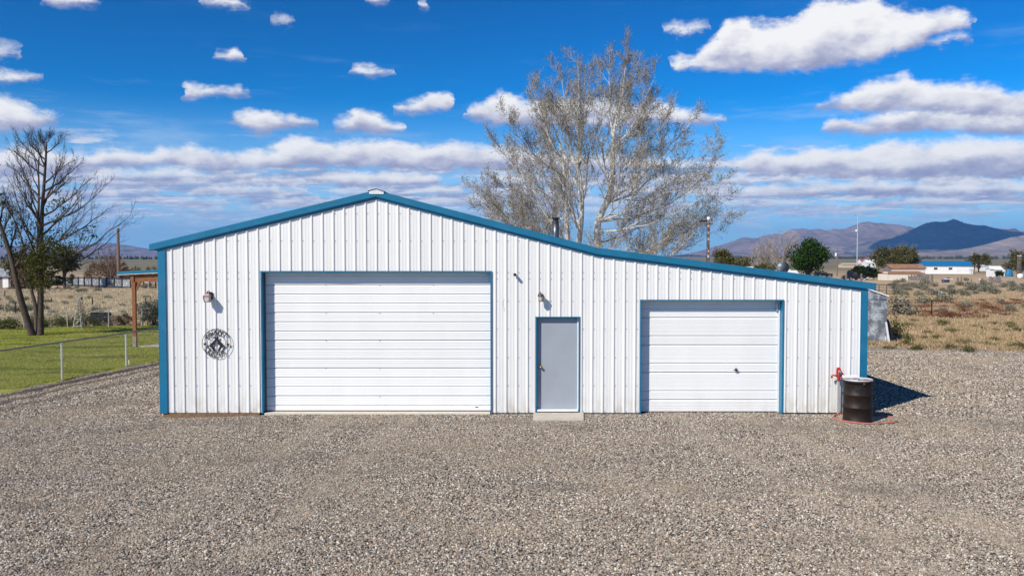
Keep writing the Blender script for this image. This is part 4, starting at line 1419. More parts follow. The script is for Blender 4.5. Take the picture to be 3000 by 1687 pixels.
def side_branches(bm, tm, lm, path, rad, r, cfg, level):
    """grow branches from a limb path; cfg gives counts, lengths, lift"""
    n = cfg['n'][level]
    L = sum((b - a).length for a, b in zip(path, path[1:]))
    for k in range(n):
        t = cfg['t0'][level] + (1 - cfg['t0'][level]) * (k + r.random()) / n
        i = min(int(t * (len(path) - 1)), len(path) - 2)
        fr = t * (len(path) - 1) - i
        p = path[i].lerp(path[i + 1], fr)
        d = (path[i + 1] - path[i]).normalized()
        side = d.cross(rvec(r)).normalized()
        ang = r.uniform(*cfg['ang'][level])
        dir_ = (d * math.cos(ang) + side * math.sin(ang))
        dir_.z += cfg['lift'][level]
        dir_.normalize()
        ln = L * cfg['len'][level] * (1.15 - 0.75 * t) * r.uniform(0.7, 1.25)
        ln = max(min(ln, cfg['max'][level]), cfg['min'][level])
        m_ = cfg['seg'][level]
        pts = [p]
        dd = dir_.copy()
        for _ in range(m_):
            dd = (dd + rvec(r, cfg['wob'][level]) + Vector((0, 0, cfg['trop'][level]))).normalized()
            pts.append(pts[-1] + dd * ln / m_)
        r0 = min(rad[i] * 0.55, cfg['rad'][level])
        rr_ = [max(r0 * (1 - 0.75 * j / m_), cfg['rmin']) for j in range(m_ + 1)]
        (tm if level >= cfg['twig'] else bm).tube(pts, rr_, cfg['sides'][level], False)
        if level + 1 < len(cfg['n']):
            side_branches(bm, tm, lm, pts, rr_, r, cfg, level + 1)
        if cfg['leaf'][level]:
            hz_ = (pts[-1].z - cfg['z0'])
            k_ = cfg['leaf'][level] * cfg.get('leafw', lambda p_: 1.0)(pts[-1])
            nl = int(k_) + (1 if r.random() < k_ - int(k_) else 0)
            leaves_at(lm, pts[1:], r, cfg['lsize'], cfg['lspread'], nl)

# ---- tall pale poplar behind the workshop
def big_poplar():
    r = random.Random(5)
    YB = 45.0
    base = at(1715, 700, YB); base.z = gz(base.x, YB)
    t = empty('poplar_tree', base, 0, 'tall pale-barked poplar with sparse early leaves behind the workshop', 'tree')
    bm, tm, lm = MB(), MB(), MB()
    P = lambda px, py, dep=0: at(px, py, YB + dep) - base
    stems = []
    # trunk stems rising from one base
    stem_px = [([(1715, 985), (1700, 860), (1690, 760), (1702, 660), (1704, 560), (1690, 470)], 0.22, 0.3),
               ([(1722, 985), (1735, 850), (1750, 740), (1752, 650), (1790, 560), (1795, 440), (1800, 380)], 0.26, -0.5),
               ([(1712, 985), (1690, 880), (1665, 760), (1660, 640), (1655, 520), (1640, 420)], 0.17, 1.2)]
    for pxs, rad, dep in stem_px:
        pts = [P(x_, y_, dep * i / len(pxs)) for i, (x_, y_) in enumerate(pxs)]
        pts = catmull(pts, 3)
        n_ = len(pts)
        rr_ = [rad * (1 - 0.62 * i / (n_ - 1)) for i in range(n_)]
        bm.tube(pts, rr_, 9, False)
        stems.append((pts, rr_))
    cfg = dict(n=[11, 9, 6], t0=[0.18, 0.12, 0.1], ang=[(0.35, 0.85), (0.4, 0.95), (0.4, 1.0)], lift=[0.32, 0.25, 0.15], len=[0.40, 0.50, 0.55],
               max=[3.6, 1.9, 0.95], min=[0.7, 0.4, 0.3], seg=[5, 4, 3], wob=[0.16, 0.2, 0.25], trop=[0.07, 0.05, 0.03], rad=[0.045, 0.018, 0.008], rmin=0.0048,
               twig=1, sides=[5, 4, 3], leaf=[0, 1.4, 2.7], lsize=0.031, lspread=0.05, z0=0)
    limbs = [  # (stem, start fraction, tip px, depth, bow)
        (2, .45, (1415, 590), 1.5, .2), (2, .55, (1430, 520), -2.0, .3), (2, .62, (1390, 610), 3.0, .1), (2, .72, (1425, 420), 0.5, .45), (2, .80, (1470, 350), -2.5, .5),
        (2, .92, (1550, 190), 0.8, .6), (2, 1.0, (1600, 215), -1.5, .6), (0, .80, (1540, 260), 2.6, .6), (0, .9, (1640, 150), 1.0, .6), (0, 1.0, (1690, 128), -0.6, .5), (0, .95, (1715, 135), 2.4, .5),
        (1, .9, (1790, 108), 0.4, .5), (1, 1.0, (1848, 92), -0.7, .5), (1, 1.0, (1880, 128), 1.6, .5), (1, .88, (1935, 165), -1.6, .55), (1, .84, (1930, 255), 2.2, .5), (1, .75, (1975, 300), -2.6, .4),
        (1, .62, (2055, 330), 1.0, .4), (1, .55, (2125, 425), -1.0, .3), (1, .50, (2140, 480), 2.5, .3), (1, .45, (2130, 545), -3.0, .2), (1, .30, (2165, 630), 0.6, .15), (1, .20, (2120, 675), 2.4, .1), (1, .18, (2000, 670), -3.2, .15),
        (0, .35, (1500, 640), -3.0, .2), (0, .45, (1560, 480), -3.4, .4), (1, .5, (1900, 470), -3.8, .4), (0, .55, (1620, 330), -3.0, .5), (1, .6, (1850, 300), -3.2, .5), (1, .40, (1960, 600), 3.6, .2),
        (0, .3, (1600, 660), 3.5, .2), (0, .28, (1830, 690), -3.6, .2), (2, .35, (1440, 650), 2.0, .1), (1, .15, (2060, 680), -2.2, .1), (0, .5, (1745, 260), 3.2, .6), (1, .7, (1760, 210), 2.8, .6), (2, .5, (1480, 450), 3.4, .4),
        (1, .66, (2000, 420), 3.2, .4), (2, .30, (1400, 600), -1.0, .1), (2, .28, (1470, 690), -2.6, .1), (2, .4, (1385, 560), 1.2, .2), (1, .33, (2150, 590), 3.0, .2), (0, .62, (1600, 420), 3.0, .5), (1, .58, (1880, 380), 3.4, .5), (0, .7, (1690, 240), -2.2, .6)]
    for si, fr, (tx, ty), dep, bow in limbs:
        pts, rr_ = stems[si]
        i = min(int(fr * (len(pts) - 1)), len(pts) - 1)
        ty = ty + 58 * sstep((420 - ty) / 260.0)
        tx = 1745 + (tx - 1745) * (0.955 if tx < 1745 else 0.925)
        a, b_ = pts[i], P(tx, ty, dep)
        span_ = (b_ - a).length
        c_ = a.lerp(b_, 0.45) + Vector((0, 0, -span_ * 0.16)) + rvec(r, span_ * 0.05)
        if bow < 0.35:
            c_ += Vector((0, 0, span_ * (0.08 - bow * 0.25)))
        path = bez(a, c_, b_, 9)
        for q_ in range(1, 9):
            path[q_] = path[q_] + rvec(r, span_ * 0.012)
        r0 = max(min(rr_[i] * 0.65, 0.022 + span_ * 0.0062), 0.021)
        rads = [max(r0 * (1 - 0.88 * k / 9), 0.009) for k in range(10)]
        bm.tube(path, rads, 7, False)
        side_branches(bm, tm, lm, path, rads, r, cfg, 0)
    bm.build('trunk', M['poplar_bark'], t, True)
    tw = tm.build('twigs', M['poplar_twig'], t)
    cr = lm.build('crown', M['poplar_leaf'], t)
    print('poplar', len(bm.f), len(tm.f), len(lm.f))
big_poplar()

# ---- two-trunked elm on the lawn
def lawn_elm():
    r = random.Random(8)
    YB = G(110, 984).y
    base = G(110, 984)
    t = empty('elm_tree', base, 0, 'mostly bare dark elm with two trunks standing on the lawn', 'tree')
    bm, tm, lm = MB(), MB(), MB()
    P = lambda px, py, dep=0: at(px, py, YB + dep) - base
    t1 = catmull([P(117, 990), P(118, 940, .1), P(119, 880, .2), P(119, 780, .25), P(121, 690, .25), P(124, 610, .2), P(129, 540, .1), P(134, 470), P(136, 420)], 3)
    r1 = [0.17 * (1 - 0.80 * (i / (len(t1) - 1)) ** 0.8) for i in range(len(t1))]
    r1[0] *= 1.3
    t2 = catmull([P(98, 990, -.1), P(82, 945, -.2), P(62, 880, -.3), P(45, 810, -.4), P(28, 740, -.4), P(8, 680, -.5), P(-22, 600, -.5), P(-50, 520, -.4)], 3)
    r2 = [0.16 * (1 - 0.70 * i / (len(t2) - 1)) for i in range(len(t2))]
    t3 = catmull([P(108, 985, .5), P(104, 900, .8), P(92, 850, .9), P(80, 770, .9), P(60, 690, 1.0), P(40, 640, 1.2)], 3)
    r3 = [0.10 * (1 - 0.75 * i / (len(t3) - 1)) for i in range(len(t3))]
    t4 = catmull([P(119, 880, .2), P(113, 780, .5), P(112, 680, .6), P(114, 560, .6), P(112, 470, .5)], 3)
    r4 = [0.09 * (1 - 0.75 * i / (len(t4) - 1)) for i in range(len(t4))]
    for a, b_ in ((t1, r1), (t2, r2), (t3, r3), (t4, r4)):
        bm.tube(a, b_, 10, True)
    cfg = dict(n=[9, 6, 2], t0=[0.22, 0.2, 0.2], ang=[(0.25, 0.7), (0.3, 0.8), (0.3, 0.8)], lift=[0.12, 0.06, 0.05], len=[0.40, 0.5, 0.5], max=[1.2, 0.6, 0.3], min=[0.3, 0.2, 0.12],
               seg=[5, 4, 2], wob=[0.14, 0.18, 0.2], trop=[0.07, 0.05, 0.03], rad=[0.020, 0.009, 0.005], rmin=0.0032, twig=0, sides=[4, 3, 3], leaf=[0, 0, 0], lsize=0.04, lspread=0.08, z0=0)
    TR = {1: (t1, r1), 2: (t2, r2), 3: (t3, r3), 4: (t4, r4)}
    limbs = [(1, .98, (112, 372), .2), (1, 1.0, (150, 372), -.2), (1, .95, (128, 380), .4), (1, .92, (185, 372), .3), (1, .88, (75, 372), -.3), (1, .84, (45, 362), .2), (1, .80, (30, 398), -.4), (1, .86, (98, 366), -.5),
             (1, .78, (215, 440), -.3), (1, .74, (240, 460), .5), (1, .70, (222, 500), -.8), (1, .68, (32, 462), .5), (1, .62, (278, 520), .2), (1, .58, (330, 545), -.4), (1, .55, (38, 520), -.6), (1, .54, (262, 560), .9),
             (1, .48, (335, 610), .5), (1, .46, (30, 580), .8), (1, .44, (300, 600), -1.0), (1, .40, (402, 632), -.1), (1, .36, (385, 665), .7), (1, .38, (35, 540), -.9), (1, .5, (60, 440), .9), (1, .66, (185, 420), .8),
             (4, .9, (90, 380), .6), (4, .95, (120, 370), .9), (4, .7, (50, 430), 1.0), (4, .8, (60, 400), .2), (4, .6, (40, 490), .6),
             (2, .95, (-70, 480), 0), (2, .8, (20, 560), .4), (2, .7, (-60, 640), -.5), (2, .6, (55, 640), .3), (2, .9, (-10, 500), -.3), (2, .5, (95, 690), -.3), (2, .75, (40, 600), -.6), (3, .9, (10, 590), .4), (3, .8, (70, 600), .8), (3, 1.0, (25, 610), 1.0)]
    for si, fr, (tx, ty), dep in limbs:
        pts, rr_ = TR[si]
        i = min(int(fr * (len(pts) - 1)), len(pts) - 1)
        ty = ty + 30 * sstep((560 - ty) / 160.0)
        tx = tx - 20 * sstep((tx - 200) / 120.0)
        a, b_ = pts[i], P(tx, ty, dep)
        sp_ = (b_ - a).length
        horiz = abs(b_.x - a.x) / (sp_ + 1e-6)
        c_ = a.lerp(b_, 0.5) + Vector((0, 0, -sp_ * 0.12 * horiz)) + rvec(r, sp_ * 0.05)
        path = bez(a, c_, b_, 8)
        for q_ in range(1, 8):
            path[q_] = path[q_] + rvec(r, sp_ * 0.013)
        r0 = min(rr_[i] * 0.7, 0.05)
        rads = [max(r0 * (1 - 0.88 * k / 8), 0.0055) for k in range(9)]
        bm.tube(path, rads, 6, False)
        side_branches(bm, tm, lm, path, rads, r, cfg, 0)
    # scattered leafing twigs low in the crown
    spots = [(178, 588, 14), (165, 560, 10), (150, 600, 18), (185, 612, 14), (165, 640, 16), (60, 620, 16), (80, 600, 10), (112, 700, 24), (95, 660, 20), (150, 690, 24), (185, 690, 22), (230, 680, 14), (262, 678, 9), (275, 665, 6), (215, 720, 18),
             (20, 640, 20), (5, 590, 14), (8, 570, 8), (30, 690, 22), (60, 720, 26), (45, 660, 16), (10, 710, 20), (130, 730, 30), (180, 730, 26), (-20, 600, 30), (-30, 680, 30), (280, 690, 8), (245, 700, 12), (90, 735, 22)]
    for sx, sy, sp_ in spots:
        c_ = P(sx, sy, r.uniform(-.7, .7))
        for _ in range(int(sp_ * 3.2)):
            q_ = c_ + Vector((r.gauss(0, 1), r.gauss(0, 1), r.gauss(0, 0.7))) * sp_ * 0.0105
            add_leaf(lm, q_, r.uniform(0.035, 0.07), r)
    lo = MB()
    for sx, sy, sp_ in ((118, 780, 46), (110, 740, 44), (130, 820, 34), (95, 780, 36), (140, 760, 36), (100, 825, 26), (150, 720, 30)):
        c_ = P(sx, sy, r.uniform(-.4, .2))
        for _ in range(int(sp_ * 13)):
            q_ = c_ + Vector((r.gauss(0, 1), r.gauss(0, 1), r.gauss(0, 1))) * sp_ * 0.0066
            add_leaf(lo, q_, r.uniform(0.03, 0.06), r)
    bm.build('trunk', M['elm_bark'], t, True)
    tm.build('twigs', M['elm_twig'], t)
    lm.build('crown', M['green_leaf'], t)
    lo.build('trunk_sprouts', M['sprout_leaf'], t)
    print('elm', len(bm.f), len(tm.f), len(lm.f))
lawn_elm()

def leafy_tree(name, label, cat, px, base_py, Y, w_m, crown_lo, crown_hi, leafm, seed, n=2600, lsize=0.16, trunk_r=0.12, trunkm=None, clumps=22, group=None, flat=1.0, base=None, twigs=0, twigm=None, depth=None):
    """tree or large shrub: trunk, limbs and a crown made of many leaf clumps; heights in metres above its base"""
    r = random.Random(seed)
    b0 = base if base is not None else at(px, base_py, Y)
    t = empty(name, b0, 0, label, cat, group)
    bm, lm, tm = MB(), MB(), MB()
    hc = (crown_lo + crown_hi) / 2
    hh = (crown_hi - crown_lo) / 2
    dp = depth or w_m / 2
    cs = []
    for k in range(clumps):
        while True:
            q_ = rvec(r)
            if 0.25 < q_.length < 1: break
        c_ = Vector((q_.x * w_m / 2 * 0.80, q_.y * dp * 0.80, hc + q_.z * hh * 0.80))
        cs.append(c_)
        mid = Vector((c_.x * 0.3, c_.y * 0.3, (crown_lo + c_.z) * 0.5))
        bm.tube([Vector((0, 0, max(crown_lo * 0.6, 0.05))), mid, c_], [trunk_r * 0.45, trunk_r * 0.25, trunk_r * 0.06], 5, False)
    bm.tube([(0, 0, -0.1), (r.uniform(-.1, .1), 0, crown_lo), (r.uniform(-.2, .2), 0, hc)], [trunk_r * 1.2, trunk_r, trunk_r * 0.5], 8, False)
    for c_ in cs:
        rad_ = min(w_m, hh * 2) * r.uniform(0.13, 0.22)
        for _ in range(n // clumps):
            d = Vector((r.gauss(0, 1), r.gauss(0, 1), r.gauss(0, 0.85) * flat))
            if d.length > 2.1: continue
            p_ = c_ + d * rad_ * 0.62
            if p_.z < 0.02: continue
            add_leaf(lm, p_, lsize * r.uniform(0.55, 1.3), r)
        for _ in range(twigs):
            d = (c_ - Vector((0, 0, crown_lo * 0.5))).normalized() + rvec(r, 0.55)
            tm.tube([c_ - d * rad_ * 0.7, c_ + d * rad_ * 0.5 + rvec(r, .1), c_ + d * rad_ * 1.5], [trunk_r * .10, trunk_r * .06, trunk_r * .03], 3, False)
    bm.build('trunk', trunkm or M['elm_bark'], t, True)
    if lm.f:
        lm.build('crown', leafm, t)
    if tm.f:
        tm.build('twigs', twigm or M['pale_twig'], t)
    return t

def bare_tree(name, label, px, base_py, Y, tips, seed, m_, r0=0.12, leaf=None, nleaf=0, base_z=None, cat='tree', rmin=0.012, n=(8, 6), group=None):
    r = random.Random(seed)
    b0 = at(px, base_py, Y) if base_z is None else Vector((at(px, base_py, Y).x, Y, base_z))
    t = empty(name, b0, 0, label, cat, group)
    bm, tm, lm = MB(), MB(), MB()
    cfg = dict(n=list(n), t0=[0.2, 0.2], ang=[(0.3, 0.8), (0.3, 0.9)], lift=[0.15, 0.1], len=[0.42, 0.5], max=[2.4, 1.1], min=[0.3, 0.25], seg=[4, 3], wob=[0.18, 0.2], trop=[0.06, 0.05],
               rad=[0.03, 0.015], rmin=rmin, twig=0, sides=[4, 3], leaf=[0, nleaf], lsize=0.10, lspread=0.15, z0=0)
    for tx, ty, dep in tips:
        b_ = at(tx, ty, Y + dep) - b0
        a = Vector((0, 0, 0)) if r.random() < 0.5 else Vector((0, 0, b_.z * r.uniform(0.1, 0.35)))
        c_ = a.lerp(b_, 0.45) + Vector((-b_.x * 0.15, 0, b_.length * 0.06))
        path = bez(a, c_, b_, 7)
        rads = [max(r0 * 0.6 * (1 - 0.9 * k / 7), rmin) for k in range(8)]
        bm.tube(path, rads, 5, False)
        side_branches(bm, tm, lm, path, rads, r, cfg, 0)
    bm.tube([(0, 0, -.1), (0, 0, 0.4 * max((at(tx, ty, Y) - b0).z for tx, ty, d in tips))], [r0, r0 * 0.6], 8, False)
    bm.build('trunk', m_, t, True)
    tm.build('twigs', m_, t)
    if lm.f: lm.build('crown', leaf, t)
    return t

# ---- right background trees
def zb(px, py, Y):
    return at(px, py, Y)
bg = lambda x_, Y: Vector((at(x_, 760, Y).x, Y, gz(at(x_, 760, Y).x, Y)))
leafy_tree('round_green_tree', 'dense round dark green tree beyond the low end of the workshop roof', 'tree', 2368, 0, 110, 5.2, 1.3, 6.2, M['tree_green'], 21, 9000, 0.16, 0.16, clumps=46, base=bg(2368, 110))
leafy_tree('olive_tree', 'wide olive-green tree behind the hedge and the old barn', 'tree', 2622, 0, 260, 16, 1.6, 9.0, M['olive_leaf'], 22, 11000, 0.34, 0.25, clumps=64, base=bg(2622, 260), twigs=6)
leafy_tree('juniper_hedge', 'low dark juniper mound in front of the pale compound', 'shrub', 2535, 0, 168, 8.6, 0.3, 2.9, M['dark_leaf'], 23, 7000, 0.20, 0.12, clumps=34, base=bg(2535, 168))
leafy_tree('olive_shrub', 'tall olive shrub just right of the mottled light pole', 'shrub', 2112, 0, 120, 3.6, 0.6, 5.6, M['olive_leaf'], 24, 3000, 0.16, 0.1, clumps=22, base=bg(2112, 120), twigs=4)
leafy_tree('olive_shrub', 'lower yellow-olive shrub peeking over the roof beside the tall one', 'shrub', 2165, 0, 125, 4.2, 0.4, 4.4, M['olive_leaf'], 25, 3200, 0.16, 0.1, clumps=22, base=bg(2165, 125), twigs=3)
leafy_tree('olive_shrub', 'olive shrub below the grey bare trees, left of the turbine vent', 'shrub', 2238, 0, 112, 4.0, 0.3, 3.0, M['olive_leaf'], 26, 2600, 0.14, 0.1, clumps=20, base=bg(2238, 112), twigs=4)
bare_tree('bare_grey_tree', 'pale grey bare tree left of the round green tree', 2290, 800, 135, [(2255, 700, 1), (2280, 688, 0), (2300, 684, -1), (2318, 692, 1), (2332, 700, 0), (2262, 715, -1), (2340, 715, -1), (2245, 725, 1), (2310, 705, 2)], 31, M['pale_twig'], 0.16, n=(10, 8), rmin=0.018, base_z=gz(0, 135))
bare_tree('bare_grey_tree', 'lower twiggy grey tree above the middle of the lean-to roof', 2235, 800, 130, [(2205, 735, 0), (2218, 722, 1), (2235, 712, 0), (2252, 716, -1), (2190, 748, 1), (2262, 735, 0), (2225, 730, -2)], 32, M['pale_twig'], 0.13, M['sage_leaf'], 0.6, n=(10, 8), rmin=0.018, base_z=gz(0, 130))
leafy_tree('roadside_tree', 'grey-brown half-leafed tree behind the blue-roofed mobile home', 'tree', 2868, 0, 300, 11, 1.5, 7.0, M['olive_leaf'], 27, 2200, 0.34, 0.2, clumps=24, base=bg(2868, 300), twigs=10, twigm=M['brown_twig'])
leafy_tree('roadside_tree', 'loose olive tree at the right edge of the picture', 'tree', 2985, 0, 230, 8.5, 1.2, 7.2, M['olive_leaf'], 28, 2600, 0.28, 0.2, clumps=24, base=bg(2985, 230), twigs=8, twigm=M['brown_twig'])
leafy_tree('dark_bush', 'round dark bush beside the small white sheds at far right', 'shrub', 2930, 0, 210, 3.0, 0.2, 1.7, M['dark_leaf'], 29, 1500, 0.16, 0.08, clumps=14, base=bg(2930, 210))
# ---- left background trees
leafy_tree('pine_tree', 'dark straggly pine in front of the corrugated metal fence', 'tree', 188, 0, 98, 3.9, 1.7, 5.0, M['pine_leaf'], 41, 4200, 0.13, 0.14, clumps=28, base=bg(188, 98), flat=0.6, twigs=5, twigm=M['brown_twig'])
leafy_tree('pine_tree', 'dim brown-green pine behind the elm trunks', 'tree', 60, 0, 92, 4.4, 0.9, 4.4, M['pine_leaf'], 42, 3600, 0.13, 0.14, clumps=26, base=bg(60, 92), flat=0.6, twigs=5, twigm=M['brown_twig'])
bare_tree('bare_brown_tree', 'bare brown tree left of the wooden utility pole', 325, 842, 104, [(290, 750, 0), (305, 738, 1), (322, 732, 0), (340, 738, -1), (352, 752, 1), (280, 775, 0), (358, 775, 0), (312, 755, 2), (335, 760, -2)], 43, M['brown_twig'], 0.15, n=(9, 6), rmin=0.016, base_z=gz(0, 104))
leafy_tree('field_shrub', 'small green shrub right of the wooden utility pole', 'shrub', 372, 0, 118, 2.2, 0.2, 2.6, M['green_leaf'], 44, 1100, 0.13, 0.06, clumps=12, base=bg(372, 118))
leafy_tree('field_shrub', 'thin brown-green shrub against the blue corner trim', 'shrub', 430, 0, 125, 4.2, 0.3, 2.9, M['olive_leaf'], 45, 900, 0.13, 0.06, clumps=14, base=bg(430, 125), twigs=8, twigm=M['brown_twig'])
leafy_tree('brown_thicket', 'reddish brown bare thicket behind the elm trunks', 'shrub', 90, 0, 85, 5.0, 0.2, 2.6, M['dead_leaf'], 46, 1500, 0.10, 0.06, clumps=18, base=bg(90, 85), twigs=9, twigm=M['brown_twig'])
leafy_tree('brown_thicket', 'brown brush growing behind the corrugated fence', 'shrub', 275, 0, 116, 6.0, 0.3, 3.0, M['dead_leaf'], 47, 1500, 0.12, 0.06, clumps=18, base=bg(275, 116), twigs=9, twigm=M['brown_twig'])
leafy_tree('brown_thicket', 'dark olive-brown brush in front of the left end of the corrugated fence', 'shrub', 140, 0, 94, 7.5, 0.2, 1.9, M['pine_leaf'], 49, 2200, 0.11, 0.06, clumps=26, base=bg(140, 94), twigs=8, twigm=M['brown_twig'])
leafy_tree('brown_thicket', 'brown-green brush between the bare brown tree and the wooden pole', 'shrub', 345, 0, 110, 6.0, 0.2, 3.2, M['dead_leaf'], 50, 2000, 0.13, 0.06, clumps=24, base=bg(345, 110), twigs=8, twigm=M['brown_twig'])
leafy_tree('garden_bush', 'big grey-green bush beside the patio post and blue corner', 'shrub', 452, 0, 41.5, 1.9, 0.05, 1.3, M['sage_leaf'], 48, 4600, 0.045, 0.03, clumps=26, base=Vector((at(452, 900, 41.5).x, 41.5, 0)), twigs=5, twigm=M['brown_twig'])

# ---- shrubs in the fields: individuals that share a few meshes
def shrub_mesh(name, m_, seed, n=420, size=0.05, tw=14):
    r = random.Random(seed)
    lm = MB()
    for k in range(9):
        a = r.uniform(0, 6.28); rr_ = r.uniform(0, 0.62)
        c_ = Vector((rr_ * math.cos(a), rr_ * math.sin(a), r.uniform(0.3, 0.75) - 0.3 * rr_))
        for _ in range(n // 9):
            d = Vector((r.gauss(0, .2), r.gauss(0, .2), r.gauss(0, .19)))
            p_ = c_ + d
            if p_.z < 0: continue
            add_leaf(lm, p_, size * r.uniform(.6, 1.4), r)
    me = bpy.data.meshes.new(name)
    me.from_pydata(lm.v, [], lm.f)
    me.materials.append(m_)
    tb = MB()
    for _ in range(tw):
        a = r.uniform(0, 6.28); l_ = r.uniform(.3, .6)
        tb.tube([(0, 0, 0), (l_ * .5 * math.cos(a), l_ * .5 * math.sin(a), .25), (l_ * math.cos(a), l_ * math.sin(a), r.uniform(.4, .7))], [.03, .02, .008], 3, False)
    m2 = bpy.data.meshes.new('stems')
    m2.from_pydata(tb.v, [], tb.f)
    m2.materials.append(M['brown_twig'])
    return me, m2
SAGE = [shrub_mesh('sagebrush_foliage', M['sage_leaf'], s, 700, 0.075) for s in (1, 2, 3, 4)]
WEED = [shrub_mesh('weed_foliage', M['weed_leaf'], s, 420, 0.07) for s in (5, 6, 7)]
RUST = [shrub_mesh('rust_foliage', M['rust_leaf'], s, 300, 0.06) for s in (8, 9)]
def put_shrub(kind, meshes, x, y, w_, h_, label, group=None, cat='shrub'):
    me, m2 = meshes[rng.randrange(len(meshes))]
    t = empty(kind, (x, y, gz(x, y) - 0.03), rng.uniform(0, 6.28), label, cat, group)
    t.scale = (w_ / 1.6, w_ / 1.6, h_)
    for nm, q_ in (('foliage', me), ('stems', m2)):
        o = bpy.data.objects.new(nm, q_); COL.objects.link(o); o.parent = t
    return t
p = G(2640, 922); put_shrub('sagebrush', SAGE, p.x, p.y, 1.9, 1.25, 'largest grey sagebrush, beside the galvanised shed')
p = G(2625, 985); put_shrub('green_shrub', WEED, p.x, p.y, 1.05, 0.85, 'bright green shrub behind the board leaning on the shed')
p = G(2660, 1000); put_shrub('green_shrub', WEED, p.x, p.y, 0.6, 0.4, 'low olive shrub at the foot of the bright green one')
p = G(2655, 1012); put_shrub('green_weed', WEED, p.x, p.y, 0.7, 0.3, 'flat green weed on the gravel edge right of the shed', cat='weed')
LS = 'grey-green sagebrush in the field right of the workshop'
for k in range(66):
    px_ = rng.uniform(2590, 3060)
    py_ = rng.choice([rng.uniform(832, 868), rng.uniform(832, 868), rng.uniform(838, 862), rng.uniform(880, 925), rng.uniform(820, 840)])
    if py_ > 870 and px_ < 2700: continue
    p = G(px_, py_)
    s = rng.uniform(0.7, 1.6)
    put_shrub('sagebrush', SAGE, p.x, p.y, s, s * rng.uniform(0.45, 0.65), LS, 'sagebrush in the right-hand field')
LW = 'low green weed in the dry grass right of the workshop'
for k in range(44):
    px_, py_ = rng.uniform(2560, 3050), rng.uniform(940, 1034)
    if px_ < 2640 and py_ < 1012: continue
    p = G(px_, py_)
    s = rng.uniform(0.35, 0.9)
    put_shrub('green_weed', WEED, p.x, p.y, s, s * rng.uniform(0.22, 0.38), LW, 'weeds in the right-hand dry grass', 'weed')
LR = 'rust-red dry weed clump in the right-hand field'
for k in range(60):
    px_, py_ = rng.uniform(2690, 3060), rng.uniform(876, 932)
    p = G(px_, py_)
    s = rng.uniform(0.7, 1.6)
    put_shrub('rust_weed', RUST, p.x, p.y, s, s * rng.uniform(0.15, 0.25), LR, 'rust-red weeds in the right-hand field', 'weed')
LL = 'grey-green sagebrush in the dry field behind the lawn'
for k in range(55):
    px_ = rng.uniform(-40, 475)
    py_ = rng.choice([rng.uniform(843, 860), rng.uniform(843, 860), rng.uniform(866, 905), rng.uniform(905, 940)])
    p = G(px_, py_)
    s = rng.uniform(0.4, 1.05)
    put_shrub('sagebrush', SAGE, p.x, p.y, s, s * rng.uniform(0.4, 0.6), LL, 'sagebrush in the left-hand field')
LG = 'dark green weed clump along the back edge of the lawn'
for k in range(26):
    px_ = rng.uniform(-30, 330)
    p = G(px_, 966 - (px_ + 30) * 0.03 + rng.uniform(-5, 3))
    s = rng.uniform(0.5, 1.0)
    put_shrub('green_weed', WEED, p.x, p.y + 0.3, s, s * rng.uniform(0.5, 0.8), LG, 'weeds along the back of the lawn', 'weed')

# ---- grasses, one mass each
def grass_mass(name, label, cat, n, place, hgt, wid, m_, seed, lean=0.35, blades=5):
    rs = np.random.RandomState(seed)
    pts = place(rs, n)
    k = len(pts)
    P_ = np.repeat(pts, blades, axis=0)
    N_ = len(P_)
    P_[:, :2] += rs.normal(0, wid * 2.0, (N_, 2))
    a = rs.uniform(0, 2 * np.pi, N_)
    h = hgt * rs.uniform(0.5, 1.25, N_)
    w_ = wid * rs.uniform(0.6, 1.3, N_)
    side = np.stack([np.cos(a), np.sin(a), np.zeros(N_)], 1) * w_[:, None]
    tip = np.stack([rs.normal(0, lean, N_) * h, rs.normal(0, lean, N_) * h, h], 1)
    V = np.empty((N_ * 3, 3))
    V[0::3] = P_ - side; V[1::3] = P_ + side; V[2::3] = P_ + tip
    me = bpy.data.meshes.new(name)
    me.vertices.add(N_ * 3); me.vertices.foreach_set('co', V.ravel())
    me.loops.add(N_ * 3); me.loops.foreach_set('vertex_index', np.arange(N_ * 3))
    me.polygons.add(N_); me.polygons.foreach_set('loop_start', np.arange(0, N_ * 3, 3)); me.polygons.foreach_set('loop_total', np.full(N_, 3))
    me.materials.append(m_)
    me.update(); me.validate()
    o = bpy.data.objects.new(name, me)
    COL.objects.link(o)
    tag(o, label, cat, kind='stuff')
    return o
def patchy(rs, xy, f=0.25, thr=0.0):
    v = np.sin(xy[:, 0] * f + 1.3 * np.sin(xy[:, 1] * f * 0.7)) + np.sin(xy[:, 1] * f * 1.9 + xy[:, 0] * f * 0.8 + 2.0) + rs.normal(0, 0.5, len(xy))
    return v > thr
def zcol(xy):
    return np.array([gz(a, b) for a, b in xy]) - 0.02
def right_field(rs, n):
    y = 30 + 60 * rs.uniform(0, 1, n) ** 1.5
    x = rs.uniform(0.36, 0.66, n) * y
    e = np.array([field_edge(a) for a in x])
    ok = (y > e + rs.uniform(-0.4, 0.6, n)) & patchy(rs, np.stack([x, y], 1), 0.4, -1.0)
    xy = np.stack([x, y], 1)[ok]
    return np.column_stack([xy, zcol(xy)])
def left_field(rs, n):
    y = 40.5 + 55 * rs.uniform(0, 1, n) ** 1.4
    x = rs.uniform(-0.66, -0.38, n) * y
    lb = 40.2 + 0.18 * (x + 24)
    ok = (y > lb + 0.1) & patchy(rs, np.stack([x, y], 1), 0.35, -1.1)
    xy = np.stack([x, y], 1)[ok]
    return np.column_stack([xy, zcol(xy)])
